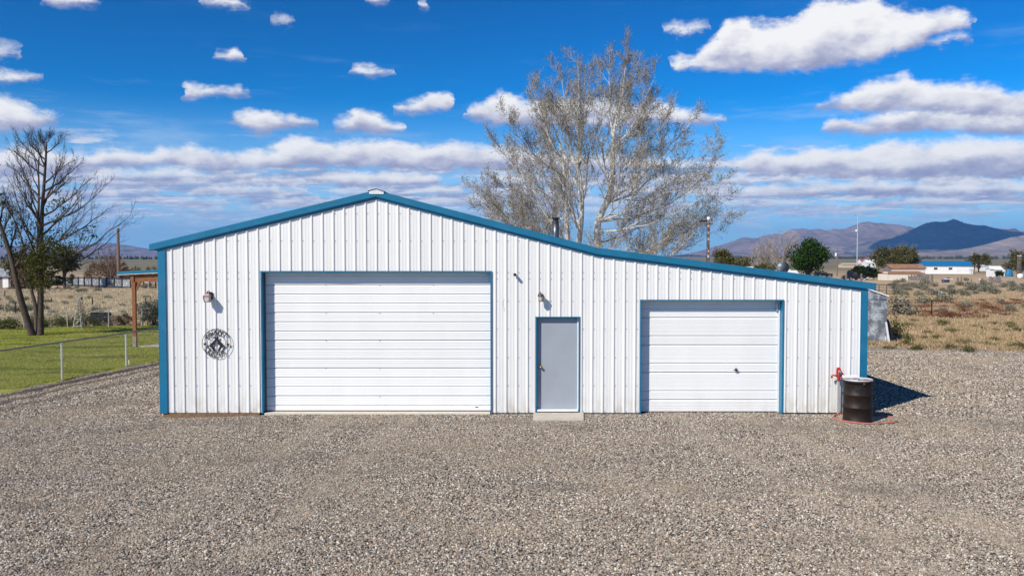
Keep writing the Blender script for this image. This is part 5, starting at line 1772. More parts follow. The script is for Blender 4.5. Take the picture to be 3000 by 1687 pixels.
def lawn_pts(rs, n):
    y = 22 + 20 * rs.uniform(0, 1, n)
    x = rs.uniform(-0.66, -0.36, n) * y
    fx = np.array([fence_x(b) for b in y])
    lb = 40.2 + 0.18 * (x + 24)
    ok = (x < fx + 0.05) & (y < lb)
    xy = np.stack([x, y], 1)[ok]
    return np.column_stack([xy, zcol(xy) + 0.02])
M['straw'] = leaf_mat('dry_straw', [(0.60, 0.46, 0.29), (0.52, 0.37, 0.22), (0.66, 0.55, 0.38), (0.40, 0.29, 0.16), (0.48, 0.29, 0.17), (0.25, 0.25, 0.10)], 0.3)
M['pale_straw'] = leaf_mat('pale_straw', [(0.66, 0.56, 0.38), (0.58, 0.48, 0.31), (0.70, 0.62, 0.45), (0.46, 0.37, 0.23)], 0.3)
M['turf'] = leaf_mat('turf_blade', [(0.34, 0.39, 0.055), (0.44, 0.46, 0.085), (0.25, 0.31, 0.045), (0.50, 0.49, 0.14), (0.58, 0.52, 0.22)], 0.35)
tt = M['turf'].node_tree
nb_ = NB(tt)
ps = nb_.n('ShaderNodeNewGeometry').outputs['Position']
sk = nb_.noise(nb_.vm('MULTIPLY', ps, (0.30, 1.25, 1.0)), 0.75, 4.0, 0.6)
dk = nb_.noise(nb_.vm('ADD', nb_.vm('MULTIPLY', ps, (0.35, 1.6, 1.0)), (5.0, 2.0, 0.0)), 0.8, 4.0, 0.6)
rp_ = [n for n in tt.nodes if n.bl_idname == 'ShaderNodeValToRGB'][0].outputs[0]
cc_ = nb_.mix(nb_.m('MULTIPLY', nb_.map(sk, 0.52, 0.66), 0.8), rp_, (0.56, 0.48, 0.20))
cc_ = nb_.mix(nb_.m('MULTIPLY', nb_.map(dk, 0.50, 0.64), 0.75), cc_, (0.09, 0.145, 0.028))
for n in tt.nodes:
    if n.bl_idname in ('ShaderNodeBsdfDiffuse', 'ShaderNodeBsdfTranslucent'):
        tt.links.new(cc_, n.inputs[0])
grass_mass('dry_grass', 'dry straw-coloured grass covering the right-hand field', 'grass', 20000, right_field, 0.14, 0.016, M['straw'], 3)
grass_mass('dry_grass', 'pale dry grass covering the field behind the lawn', 'grass', 20000, left_field, 0.20, 0.022, M['pale_straw'], 4)
grass_mass('lawn_grass', 'short mown green grass of the lawn', 'grass', 90000, lawn_pts, 0.055, 0.010, M['turf'], 6, 0.5, 3)

# ------------------------------------------------------------------ patio cover on the left
YPT = 31.3
pc = G(393, 1018)
YPT = pc.y
pat = empty('patio_cover', pc, 0, 'patio cover with blue roof edge on a reddish brown post behind the left corner', 'patio cover')
def pl(px, py, Y=None):
    q_ = at(px, py, Y or YPT) - pc
    return q_
zr0, zr1 = pl(344, 795.5).z, pl(344, 804).z
xl = pl(344, 800).x
mb = MB()
rise = (pl(465, 789.5).z - zr0) / (pl(465, 790).x - xl)
W_ = 6.0
mb.prism_y([(xl, zr1), (xl + W_, zr1 + rise * W_), (xl + W_, zr0 + rise * W_), (xl, zr0)], -0.02, 0.0)
mb.v = [(a, b, c) for a, b, c in mb.v]
mb.build('fascia', M['blue'], pat)
MB().prism_y([(xl, zr0 - 0.03), (xl + W_, zr0 - 0.03 + rise * W_), (xl + W_, zr0 - 0.002 + rise * W_), (xl, zr0 - 0.002)], 0.001, 4.5).build('roof', M['roofm'], pat)
MB().box(xl, xl + 0.02, 0.002, 4.5, zr1, zr0 - 0.031).build('gutter', M['blue'], pat)
MB().prism_y([(xl, zr1 - 0.025), (xl + W_, zr1 - 0.025 + rise * W_), (xl + W_, zr1 - 0.002 + rise * W_), (xl, zr1 - 0.002)], -0.012, 0.02).build('drip_edge', M['trim_white'], pat)
zb0, zb1 = pl(400, 826).z, pl(400, 806).z
xb = pl(382, 815).x
MB().box(xb, xb + W_ - 0.5, 0.10, 0.24, zb0, zb1 - 0.02).build('beam', M['wood'], pat)
MB().box(xb - 0.03, xb + 0.09, 0.06, 4.3, zb0 + 0.02, zb1 - 0.01).build('side_beam', M['wood'], pat)
MB().box(-0.062, 0.062, 0.02, 0.145, 0.0, zb0 - 0.001).build('post', M['wood'], pat)
MB().box(-0.066, 0.066, 0.016, 0.149, 0.0, 0.42).build('post_base', mat('scuffed_post_base', (0.33, 0.25, 0.19), 0.9, var=0.3, vscale=9), pat)
mb = MB(); mb.prism_y([(0.064, zb0 - 0.30), (0.12, zb0 - 0.30), (0.26, zb0 - 0.002), (0.17, zb0 - 0.002)], 0.05, 0.12)
mb.build('brace', M['wood'], pat)
MB().box(xb + W_ - 0.62, xb + W_ - 0.5, 0.02, 0.145, 0.0, zb0 - 0.001).build('post', M['wood'], pat)
q0, q1 = G(404, 1018), G(465, 1003)
mb = MB(); mb.prism([(q0.x, q0.y), (q0.x + 6, q0.y + 0.1), (q0.x + 6, q0.y + 3.2), (q0.x + 1.3, q0.y + 3.2)], -0.05, 0.03)
tag(mb.build('patio_slab', M['concrete']), kind='structure')

# ------------------------------------------------------------------ lawn ornaments and yard clutter, left
wm = empty('windmill_ornament', G(232, 962), 0, 'small metal garden windmill tower overgrown with dead vine at the lawn edge', 'ornament')
hw = 1.36
legs = [(-.20, -.20), (.20, -.20), (.20, .20), (-.20, .20)]
lg = M['fencepost']
for a, b in legs:
    MB().tube([(a, b, 0), (a * .12, b * .12, hw)], 0.014, 5).build('leg', lg, wm)
for z in (0.12, 0.45, 0.8):
    f_ = 1 - z / hw * 0.88
    for k in range(4):
        a, b = legs[k], legs[(k + 1) % 4]
        MB().tube([(a[0] * f_, a[1] * f_, z), (b[0] * f_, b[1] * f_, z)], 0.009, 4).build('brace', lg, wm)
        if z < 0.5:
            f2 = 1 - (z + .33) / hw * 0.88
            MB().tube([(a[0] * f_, a[1] * f_, z), (b[0] * f2, b[1] * f2, z + .33)], 0.008, 4).build('brace', lg, wm)
for k in range(10):
    a = k * math.pi / 5
    mb = MB(); mb.add([(0.03 * math.cos(a), -.05, hw + 0.03 * math.sin(a)), (0.15 * math.cos(a - .12), -.05, hw + .15 * math.sin(a - .12)), (0.15 * math.cos(a + .16), -.035, hw + .15 * math.sin(a + .16))], [(0, 1, 2), (2, 1, 0)][:1])
    mb.build('blade', M['greywood'], wm)
MB().tube([(0, -.06, hw), (0, .22, hw + .02)], 0.012, 5).build('shaft', M['greywood'], wm)
MB().box(-.004, .004, .20, .36, hw - .05, hw + .10).build('tail_vane', M['greywood'], wm)
r_ = random.Random(3)
vm_ = MB()
for _ in range(120):
    z = r_.uniform(0, 1.25) ** 1.0
    c_ = Vector((r_.gauss(.10, .12) * (1.25 - z * .6), r_.gauss(0, .12), z))
    vm_.tube([c_, c_ + rvec(r_, .14), c_ + rvec(r_, .2) + Vector((0, 0, -.1))], [.008, .006, .004], 3, False)
vine = vm_.build('dead_vine', M['brown_twig'])
vine.location = wm.location
tag(vine, 'tangle of dead vine hanging on the garden windmill tower', 'vine')

tb = G(296, 952)
trl = empty('dark_planter_box', tb, R(-6), 'dark weathered wooden box with an open side at the lawn edge', 'box')
for nm, bx in (('side_board', (-.37, -.33, -.3, .3, .02, .62)), ('side_board', (.33, .37, -.3, .3, .02, .60)), ('back_board', (-.329, .329, .27, .30, .02, .61)), ('front_board', (-.329, -.02, -.30, -.27, .02, .60)), ('front_board', (.0, .329, -.30, -.27, .30, .62)), ('floor_board', (-.329, .329, -.268, .268, .06, .09))):
    MB().box(*bx).build(nm, M['black'] if nm != 'floor_board' else M['greywood'], trl)
bp_ = G(322, 952)
br_ = MB()
for _ in range(220):
    a = r_.uniform(0, 6.28); ln = r_.uniform(.25, .75)
    c_ = Vector((r_.gauss(0, .28), r_.gauss(0, .2), r_.uniform(.02, .45)))
    d = Vector((math.cos(a), math.sin(a), r_.uniform(-.2, .5))) * ln * .5
    br_.tube([c_ - d, c_ + rvec(r_, .05), c_ + d], [.011, .009, .004], 3, False)
o = br_.build('brush_pile', M['pale_twig']); o.location = bp_
tag(o, 'pile of grey dead branches beside the dark box', 'brush pile', kind='thing')
leafy_tree('dry_weeds', 'reddish brown dry weeds between the brush pile and the patio post', 'weeds', 365, 0, 42, 1.15, 0.05, 0.62, M['dead_leaf'], 61, 2600, 0.03, 0.02, clumps=24, base=Vector((at(365, 900, 41.2).x, 41.2, 0)), twigs=10, twigm=M['brown_twig'])

# ---- corrugated fence with posts, far left field
cf = empty('corrugated_fence', bg(270, 100), 0, 'long low fence of patchy corrugated sheets with dark posts in the far left field', 'fence')
def galv(name, seed, lo, hi, tint=(1, 1, 1)):
    m, nb_, b = principled(name)
    b.inputs['Roughness'].default_value = 0.55
    b.inputs['Metallic'].default_value = 0.25
    p = nb_.vm('ADD', nb_.n('ShaderNodeNewGeometry').outputs['Position'], (seed * 7.1, 0, 0))
    n1 = nb_.noise(p, 3.2, 6.0, 0.7)
    c = nb_.ramp(n1, [(0.0, lo), (0.46, lo), (0.56, tuple((a + b_) / 2 for a, b_ in zip(lo, hi))), (0.66, hi), (1.0, hi)])
    nb_.put(b.inputs['Base Color'], c)
    return m
gv = [galv('corrugated_sheet', 1, (.10, .11, .12), (.50, .52, .52)), galv('corrugated_sheet', 2, (.25, .27, .28), (.62, .63, .62)), galv('corrugated_sheet', 3, (.16, .17, .18), (.42, .44, .45))]
fpts = [(140, 112), (165, 110.5), (190, 109), (211, 107.8), (229, 106.6), (246, 105.4), (268, 104), (290, 102.5), (311, 101.2), (334, 99.7), (357, 98.2), (382, 96.6)]
prev = None
for i, (px_, Y_) in enumerate(fpts):
    q_ = bg(px_, Y_) - cf.location
    MB().box(q_.x - .06, q_.x + .06, q_.y - .12, q_.y, q_.z - .1, q_.z + 1.22).build('post', M['dark'], cf)
    if prev is not None:
        mb = MB(); n_ = 14
        for k in range(n_ + 1):
            t = k / n_
            x_, y_ = prev.x + (q_.x - prev.x) * t, prev.y + (q_.y - prev.y) * t + (.02 if k % 2 else -.02)
            mb.v += [(x_, y_, q_.z + .06), (x_, y_, q_.z + 1.12)]
        mb.f = [(2 * k, 2 * k + 2, 2 * k + 3, 2 * k + 1) for k in range(n_)]
        mb.build('sheet', gv[(i * 5) % 3], cf)
        for z in (.18, 1.12):
            mb = MB(); mb.tube([prev + Vector((0, -.13, z)), q_ + Vector((0, -.13, z))], .04, 4); mb.build('rail', M['dark'], cf)
    prev = q_
# rail corral right of it
rc_ = empty('rail_corral', bg(405, 97), 0, 'dark rail corral fence between the patio post and the blue corner', 'fence')
prev = None
for px_, Y_ in ((400, 97), (420, 97), (438, 96), (455, 95), (475, 95), (500, 95)):
    q_ = bg(px_, Y_) - rc_.location
    MB().box(q_.x - .06, q_.x + .06, q_.y - .06, q_.y + .06, q_.z - .1, q_.z + 1.15).build('post', M['dark'], rc_)
    if prev is not None:
        for z in (.45, 1.02):
            MB().tube([prev + Vector((0, -.08, z)), q_ + Vector((0, -.08, z))], .035, 4).build('rail', M['dark'], rc_)
    prev = q_
pt = empty('propane_tank', bg(434, 100), 0, 'small white tank on legs inside the rail corral', 'tank')
mb = MB(); mb.lathe([(0.02, -.55), (.2, -.5), (.27, -.38), (.27, .38), (.2, .5), (.02, .55)], 14); mb.v = [(c, a, b + .75) for a, b, c in mb.v]
mb.build('tank_body', M['trim_white'], pt, True)
for s in (-.3, .3):
    MB().box(s - .05, s + .05, -.12, .12, -.05, .55).build('leg', M['greywood'], pt)

def pole(name, label, px, top_py, Y, rad, m_, group=None, cat='utility pole', base=None, lean=0.0):
    b0 = base if base is not None else bg(px, Y)
    h_ = at(px, top_py, Y).z - b0.z
    t = empty(name, b0, 0, label, cat, group)
    MB().tube([(0, 0, -.3), (lean * .5, 0, h_ * .5), (lean, 0, h_)], [rad * 1.2, rad, rad * .85], 8).build('pole', m_, t)
    return t, h_
t, h_ = pole('utility_pole', 'plain wooden utility pole left of the workshop', 347, 669, 101, .19, M['pole'])
# steel T-posts of the field fence, left
for k, (px_, tp, bp2) in enumerate(((45, 885, 923), (151, 873, 884), (270.5, 870, 897), (426, 873, 900), (14, 852, 872))):
    q_ = G(px_, bp2); h_ = at(px_, tp, q_.y).z - q_.z
    o = MB().box(-.022, .022, -.022, .022, -.05, h_).box(-.035, .035, .0225, .03, -.05, h_ * .98).build('fence_stake', M['dark'], loc=q_)
    tag(o, ['thin dark fence stake left of the elm trunks', 'short dark fence stake far behind the windmill', 'dark fence stake in dry grass above the wooden box', 'thin fence stake near the patio post and bush', 'dark fence stake at the far left edge of the field'][k], 'stake')

def gable_house(name, label, px0, px1, Y, eave, ridge, depth, wallm, roofm, cat='building', endm=None, base_z=None, over=0.25, ridge_x=True, rz=0.0):
    """simple long building, ridge running across the view"""
    a, b = at(px0, 760, Y).x, at(px1, 760, Y).x
    z = gz((a + b) / 2, Y) if base_z is None else base_z
    t = empty(name, ((a + b) / 2, Y, z), rz, label, cat)
    w_ = (b - a) / 2
    MB().box(-w_, w_, 0, .12, -.3, eave).build('wall', wallm, t)
    MB().box(-w_, w_, depth - .12, depth, -.3, eave).build('wall', wallm, t)
    for s in (-1, 1):
        mb = MB()
        poly = [(0.121, -.3), (depth - .121, -.3), (depth - .121, eave), (depth / 2, ridge - .03), (.121, eave)]
        x0 = s * w_
        n_ = len(poly)
        mb.v = [(x0, y_, z_) for y_, z_ in poly] + [(x0 - s * .12, y_, z_) for y_, z_ in poly]
        mb.f = [tuple(range(n_)), tuple(range(2 * n_ - 1, n_ - 1, -1))] + [(i, i + n_, (i + 1) % n_ + n_, (i + 1) % n_) for i in range(n_)]
        mb.build('gable_wall', endm or wallm, t)
    sl = (ridge - eave) / (depth / 2)
    for s in (0, 1):
        mb = MB()
        y0, z0 = (-over, eave - sl * over) if s == 0 else (depth + over, eave - sl * over)
        ys, zs = (y0, depth / 2), (z0, ridge)
        for x_ in (-w_ - over, w_ + over):
            mb.v += [(x_, ys[0], zs[0]), (x_, ys[1], zs[1]), (x_, ys[1], zs[1] + .10), (x_, ys[0], zs[0] + .10)]
        mb.f = [(0, 1, 2, 3), (7, 6, 5, 4), (0, 4, 5, 1), (1, 5, 6, 2), (2, 6, 7, 3), (3, 7, 4, 0)]
        mb.build('roof', roofm, t)
    return t, w_
M['house_white'] = mat('faded_white_siding', (0.74, 0.74, 0.72), 0.7, var=0.06, vscale=1.0)
M['roof_blue'] = mat('blue_metal_roof', (0.010, 0.145, 0.34), 0.45)
M['barn_white'] = mat('peeling_white_boards', (0.72, 0.66, 0.56), 0.9, var=0.12, vscale=1.5, dirt=(0.35, 0.28, 0.2), dirt_amt=0.4, dirt_scale=1.5)
M['rust'] = mat('rusty_roof', (0.30, 0.155, 0.085), 0.85, var=0.3, vscale=1.2)
M['grey_wall'] = mat('grey_plank_and_shaded_wall', (0.20, 0.175, 0.165), 0.9, var=0.3, vscale=2.5)
M['pane'] = mat('dark_window_glass', (0.05, 0.06, 0.07), 0.1)
M['tan_wall'] = mat('tan_stucco', (0.55, 0.44, 0.33), 0.9)

# shed at the far left edge
t, w_ = gable_house('field_shed', 'low grey-roofed shed at the far left edge behind the elm', -60, 30, 96, 1.45, 2.15, 3.2, M['greywood'], galv('old_tin_roof', 5, (.25, .27, .29), (.55, .57, .58)))
MB().box(w_ - .9, w_ - .25, -.03, -.005, .1, 1.25).build('door', M['house_white'], t)
# blue-roofed mobile home
t, w_ = gable_house('mobile_home', 'long white mobile home with a bright blue roof', 2676, 2838, 278, 2.75, 4.0, 5.2, M['house_white'], M['roof_blue'], 'house', M['grey_wall'], over=.35)  # white gable ends coloured grey to stand for their shade
t.rotation_euler = (0, 0, R(-14))
for x_, a, b in ((2.0, .75, .75), (4.0, .75, .75)):
    wi = MB().box(-w_ + x_ * 2.2 + 2.4, -w_ + x_ * 2.2 + 3.7, -.03, -.004, 1.25, 2.15).build('window', M['trim_white'], t)
    MB().box(-w_ + x_ * 2.2 + 2.5, -w_ + x_ * 2.2 + 3.6, -.045, -.031, 1.33, 2.07).build('pane', M['pane'], wi)
MB().box(w_ - 5.4, w_ - 4.4, -.03, -.004, .35, 2.3).build('door', M['trim_white'], t)
MB().box(-w_, w_ - 3.2, -.16, -.02, 2.45, 2.62).build('gutter', M['trim_white'], t)
MB().box(-w_, w_, -.025, -.002, -.2, .45).build('skirting', M['trim_white'], t)
# white porch box at its right end
pb = empty('porch_shed', bg(2846, 270), 0, 'small white porch stand at the right end of the mobile home', 'shed')
MB().box(-.55, .55, -.4, .4, 1.45, 2.3).build('cabin', M['house_white'], pb)
for sx in (-.35, .3):
    MB().box(sx - .09, sx + .09, -.3, .3, -.2, 1.449).build('leg', M['house_white'], pb)
# old barn: tall part with rusty roof, lower lean-to in front
t, w_ = gable_house('old_barn', 'old pale barn with a rusty roof and a low front lean-to', 2613, 2712, 165, 2.25, 2.95, 4.2, M['barn_white'], M['rust'], 'barn', M['grey_wall'], over=.2)
xa, xb_ = at(2586, 760, 163).x - t.location.x, at(2703, 760, 163).x - t.location.x
mb = MB(); mb.box(xa, xb_, -2.6, -2.48, -.3, 1.28); mb.build('wall', M['barn_white'], t)
mb = MB(); mb.v = [(xa - .1, -2.75, 1.26), (xb_ + .1, -2.75, 1.22), (xb_ + .1, -.01, 1.66), (xa - .1, -.01, 1.66)]; mb.v += [(a, b, c + .08) for a, b, c in mb.v]
mb.f = [(3, 2, 1, 0), (4, 5, 6, 7), (0, 1, 5, 4), (1, 2, 6, 5), (2, 3, 7, 6), (3, 0, 4, 7)]; mb.build('lean_to_roof', M['rust'], t)
MB().box(xa, xa + .1, -2.479, -.005, -.3, 1.2).build('wall', M['barn_white'], t)
MB().box(xb_ - .1, xb_, -2.479, -.005, -.3, 1.2).build('wall', M['grey_wall'], t)
MB().box(.5, 1.15, -2.66, -2.61, .78, 1.02).build('window', M['dark'], t)
mb = MB(); mb.box(xa - .1, xa + .75, -2.68, -2.605, -.3, 1.62); mb.build('corner_boards', M['barn_white'], t)
# grey plank pen beside it
pen = empty('plank_pen', bg(2662, 158), 0, 'grey weathered plank pen at the right foot of the old barn', 'fence')
r_ = random.Random(9)
for k in range(24):
    x_ = k * .165
    hh = r_.uniform(.75, 1.25) if k < 12 else r_.uniform(1.0, 1.6) * (1 - abs(k - 17) * .05)
    MB().box(x_, x_ + .13, r_.uniform(0, .05), .08, -.2, hh).build('plank', M['grey_wall'], pen)
for z in (.35, .7):
    MB().box(-.05, 4.0, .085, .14, z, z + .09).build('rail', M['grey_wall'], pen)

# galvanised shed just behind the right corner
sp0 = G(2570, 1003)
YS = sp0.y
XS0, XS1 = at(2470, 950, YS).x, at(2598, 950, YS).x
gs = empty('galvanised_shed', (XS1, YS, 0), 0, 'mottled galvanised sheet-metal shed just behind the right corner', 'shed')
zl_, zr_ = at(2545, 846, YS).z, at(2598, 864, YS).z
sl_ = (zr_ - zl_) / (at(2598, 860, YS).x - at(2545, 850, YS).x)
W2 = XS1 - XS0
zz = lambda x_: zr_ + sl_ * max(x_, -1.15) - (sl_ * .8 * min(x_ + 1.15, 0))
gm = galv('mottled_galvanised_sheet', 9, (.17, .185, .205), (.72, .74, .76))
for k, (a, b) in enumerate(((-W2, -.80), (-.797, 0.0))):
    mb = MB(); mb.prism_y([(a, 0.0), (b, 0.0), (b, zz(b) - .07), (a, zz(a) - .07)], 0.0 - .004 * k, .02)
    mb.build('wall_sheet', gm, gs)
mb = MB(); mb.box(-.02, 0.0, .021, 2.6, 0, zz(0) - .08); mb.build('side_wall', gm, gs)
mb = MB(); mb.box(-W2, -W2 + .02, .021, 2.6, 0, zz(-W2) - .08); mb.build('side_wall', gm, gs)
mb = MB(); mb.prism_y([(-1.15, zz(-1.15) - .04), (.05, zz(.05) - .055), (.05, zz(.05)), (-1.15, zz(-1.15))], -.05, 2.7); mb.build('roof_sheet', M['trim_white'], gs)
mb = MB(); mb.prism_y([(-W2 - .05, zz(-W2) - .04), (-1.1505, zz(-1.15) - .04), (-1.1505, zz(-1.15)), (-W2 - .05, zz(-W2))], -.05, 2.7); mb.build('roof_sheet', M['trim_white'], gs)
MB().box(-.75, -.02, -.010, -.0045, zr_ * .90, zr_ * .91).build('seam', M['dark'], gs)
q_ = G(2597, 1004)
o = MB().prism_y([(.0, 0), (.085, 0), (-.055, .80), (-.115, .80)], 0, .03).build('leaning_board', M['trim_white'], loc=(XS1 + .035, YS - .06, 0))
tag(o, 'pale board leaning against the right side of the galvanised shed', 'board')
mb = MB()
mb.add([(0.02, .1, 0), (.32, .1, 0), (.26, .15, .5), (.16, .2, .85), (.03, .2, .98), (.02, 1.0, 0), (.35, 1.0, 0), (.3, 1.0, .5), (.18, 1.0, .8), (.03, 1.0, .95)],
       [(0, 1, 2, 3, 4), (9, 8, 7, 6, 5), (1, 6, 7, 2), (2, 7, 8, 3), (3, 8, 9, 4), (0, 5, 6, 1), (4, 9, 5, 0)])
o = mb.build('tarp_bundle', M['black'], loc=(XS1 + .012, YS, 0))
tag(o, 'black tarp bundle behind the leaning board at the shed', 'tarp')

# corral gate panel and stakes in the right field
cp = empty('corral_panel', G(2575, 871), 0, 'dark tubular corral panel just right of the roof end', 'gate')
q1_ = G(2619, 869) - cp.location
for z in (.25, .5, .75, .98):
    MB().tube([(-1.2, 0, z + .12), (q1_.x, q1_.y, z)], .022, 5).build('rail', M['dark'], cp)
for s in (-.6, .0, .5, 1.0):
    c_ = q1_ * s
    MB().tube([(c_.x, c_.y, -.05), (c_.x, c_.y, 1.0)], .03, 5).build('upright', M['dark'], cp)
def stake(px, tp, bp2, label, wd=.022, m_=None, cap=None, kind='fence_stake'):
    q_ = G(px, bp2); h_ = at(px, tp, q_.y).z - q_.z
    t = empty(kind, q_, 0, label, 'stake')
    MB().box(-wd, wd, -wd, wd, -.05, h_).build('shaft', m_ or M['dark'], t)
    if cap:
        MB().box(-wd * 1.3, wd * 1.3, -wd * 1.3, wd * 1.3, h_ - .09, h_ + .02).build('cap', cap, t)
    return t
yel = mat('yellow_plastic', (.62, .42, .03), .5)
stake(2729, 872, 928, 'steel fence stake with a yellow cap in the right field', .025, None, yel)
stake(2831, 896, 928, 'thin bare stick standing right of the yellow-capped stake', .012, M['brown_twig'])
stake(2857, 831, 851, 'short black post among the sagebrush', .11)
stake(2730.5, 804, 825, 'dark post right of the plank pen', .13, M['greywood'])
stake(2806, 813, 829, 'thick dark corral post below the mobile home', .10, M['greywood'])
stake(2816, 809, 829, 'thin grey corral post below the mobile home', .06, M['pole'])
stake(2872, 816, 830, 'pale stubby post in the far right field', .14, M['barn_white'])
stake(2877, 816, 832, 'dark post touching the pale stubby post', .11, M['greywood'])
stake(2904, 814, 828, 'dark post left of the grey scrap heap', .08, M['greywood'])
stake(2523, 801, 824, 'weathered post right of the dark pickup', .10, M['greywood'])
stake(2478, 802, 822, 'weathered post left of the dark pickup', .10, M['greywood'])
stake(2437, 801, 812, 'short grey post above the roof edge', .10, M['greywood'])
for k, px_ in enumerate((2834, 2846, 2763)):
    stake(px_, 815, 830, ['thin stake behind the short black post', 'thin stake left of the pale stubby post', 'thin stake below the left part of the mobile home'][k], .04, M['greywood'])

# vehicles and scrap
def car(name, label, px, py, L, H, m_, rz, cat='car', pickup=False):
    q_ = G(px, py)
    t = empty(name, q_, rz, label, cat)
    w_ = .85
    def shell(poly, y0, y1, nm, mm, p=t):
        mb = MB(); mb.prism_y(poly, y0, y1); return mb.build(nm, mm, p)
    l = L / 2
    shell([(-l, .32), (l, .32), (l, .72), (l * .95, .88), (l * .45, .95), (-l * .96, .97), (-l, .8)], -w_, w_, 'body', m_)
    cab = [(-l * .1, .951), (l * .42, .951), (l * .24, H), (-l * .04, H)] if pickup else [(-l * .78, .965), (l * .42, .951), (l * .18, H), (-l * .55, H)]
    c_ = shell(cab, -w_ * .88, w_ * .88, 'cabin', m_)
    gl = [(x_ * .93, z_ - .04 if z_ > 1.1 else z_ + .06) for x_, z_ in cab]
    shell(gl, -w_ * .885, w_ * .885, 'side_glass', M['pane'], c_)
    for sx in (-.62, .62):
        for sy in (-1, 1):
            mb = MB(); mb.lathe([(.05, -.1), (.33, -.1), (.33, .1), (.05, .1)], 16)
            mb.v = [(a + sx * l, c + sy * (w_ - .08), b + .33) for a, b, c in mb.v]
            wh = mb.build('wheel', M['rubber'], t)
            mb = MB(); mb.lathe([(.02, -.105), (.19, -.105), (.19, .105), (.02, .105)], 12)
            mb.v = [(a + sx * l, c + sy * (w_ - .075), b + .33) for a, b, c in mb.v]
            mb.build('rim', M['steel'], wh)
    for sy in (-.6, .6):
        MB().box(l + .001, l + .02, sy - .14, sy + .14, .6, .74).build('headlight', M['glass'], t)
    return t
M['carblack'] = mat('black_car_paint', (.012, .013, .016), .25)
M['carwhite'] = mat('white_car_paint', (.75, .75, .74), .3)
car('parked_pickup', 'dark pickup parked between two weathered posts', 2500, 821, 4.3, 1.6, M['carblack'], R(200), 'pickup', True)
car('parked_car', 'dark car half hidden by the roof edge near the round tree', 2412, 812, 4.2, 1.35, M['carblack'], R(8))
car('parked_car', 'white car half hidden by the roof edge below the round tree', 2318, 803, 4.2, 1.5, M['carwhite'], R(185))
hp_ = G(2548, 820)
sh = empty('scrap_heap', hp_, 0, 'heap of pale scrap metal and sticks left of the old barn', 'scrap')
r_ = random.Random(4)
for k in range(7):
    a = r_.uniform(0, 3); c_ = Vector((r_.uniform(-1.1, 1.0), r_.uniform(-.3, .3), r_.uniform(.1, .35)))
    mt = Matrix.Translation(c_) @ Euler((r_.uniform(-.5, .5), r_.uniform(-.5, .5), a)).to_matrix().to_4x4()
    MB().box(-.45, .45, -.25, .25, -.04, .06, mt).build('scrap_sheet', [M['trim_white'], M['steel'], M['greywood']][k % 3], sh)
for k in range(7):
    c_ = Vector((r_.uniform(.2, 1.5), 0, 0))
    MB().tube([c_, c_ + Vector((r_.uniform(-.6, .6), 0, r_.uniform(.5, 1.1)))], .035, 4).build('stick', M['greywood'], sh)
bt = empty('water_trough', G(2770, 827), 0, 'blue and white water trough below the mobile home', 'trough')
MB().lathe([(.55, 0), (.6, .45), (.56, .45), (.5, .08)], 18).build('basin', mat('dark_blue_plastic', (.02, .04, .10), .5), bt)
MB().box(-.3, 1.0, -.35, .35, .47, .56).build('cover', M['trim_white'], bt)
wr = empty('white_rock', G(2752, 861), 0, 'bright white rock among the sagebrush', 'rock')
mb = MB(); mb.lathe([(.30, -.1), (.34, .06), (.2, .2), (.05, .24)], 7); mb.v = [(a * 1.2 + .04 * math.sin(b * 9), b, c) for a, b, c in mb.v]
mb.build('rock_body', M['trim_white'], wr)
gr = empty('grey_scrap_wall', G(2914, 829), 0, 'grey scrap panels beside the dark bush in the far right field', 'scrap')
for k in range(4):
    MB().box(-.9 + k * .48, -.45 + k * .48, .05 * (k % 2), .05 * (k % 2) + .04, 0, 1.0 - .1 * (k % 3)).build('panel', M['grey_wall'], gr)

# white cabins peeking over the lean-to roof
t, w_ = gable_house('camper_shed', 'white-roofed shed peeking over the lean-to roof', 2166, 2212, 118, 1.7, 2.35, 2.5, M['house_white'], M['house_white'], 'shed')
t, w_ = gable_house('storage_trailer', 'white storage trailer behind the turbine vent', 2246, 2336, 104, 1.55, 1.9, 2.3, M['house_white'], M['house_white'], 'trailer')
# far compound, sheds and tower at right
t, w_ = gable_house('compound_building', 'long low tan building beyond the juniper mound', 2470, 2540, 420, 1.7, 2.2, 6, M['tan_wall'], M['tan_wall'])
t, w_ = gable_house('white_cottage', 'white cottage with a red roof patch beyond the juniper mound', 2525, 2552, 425, 3.2, 4.4, 6, M['house_white'], mat('dull_red_roof', (.30, .07, .05), .8))
t, w_ = gable_house('white_cottage', 'small white cottage with two dark windows left of the olive tree', 2540, 2566, 400, 2.6, 3.9, 6, M['house_white'], M['house_white'])
for s in (-.9, .9):
    MB().box(s - .4, s + .4, -.05, -.004, 1.2, 2.0).build('window', M['pane'], t)
t, w_ = gable_house('far_house', 'low white house behind the roadside tree', 2871, 2900, 330, 1.9, 2.4, 6, M['house_white'], M['house_white'], 'house')
t, w_ = gable_house('far_house', 'tan house end right of the mobile home', 2850, 2868, 325, 1.9, 2.5, 6, M['tan_wall'], M['greywood'], 'house')
t, w_ = gable_house('white_shed', 'bright white upright shed left of the round dark bush', 2903, 2912, 214, 2.1, 2.4, 1.5, M['house_white'], M['house_white'], 'shed')
t, w_ = gable_house('white_shed', 'wide white shed behind the round dark bush', 2908, 2938, 228, 1.9, 2.7, 3.0, M['house_white'], M['house_white'], 'shed')
t, w_ = gable_house('white_shed', 'long white shed beside the blue tarp', 2935, 2958, 235, 1.3, 1.7, 3.0, M['house_white'], M['house_white'], 'shed')
bt2 = empty('blue_tarp', bg(2957, 225), 0, 'blue tarp draped over a heap at far right', 'tarp')
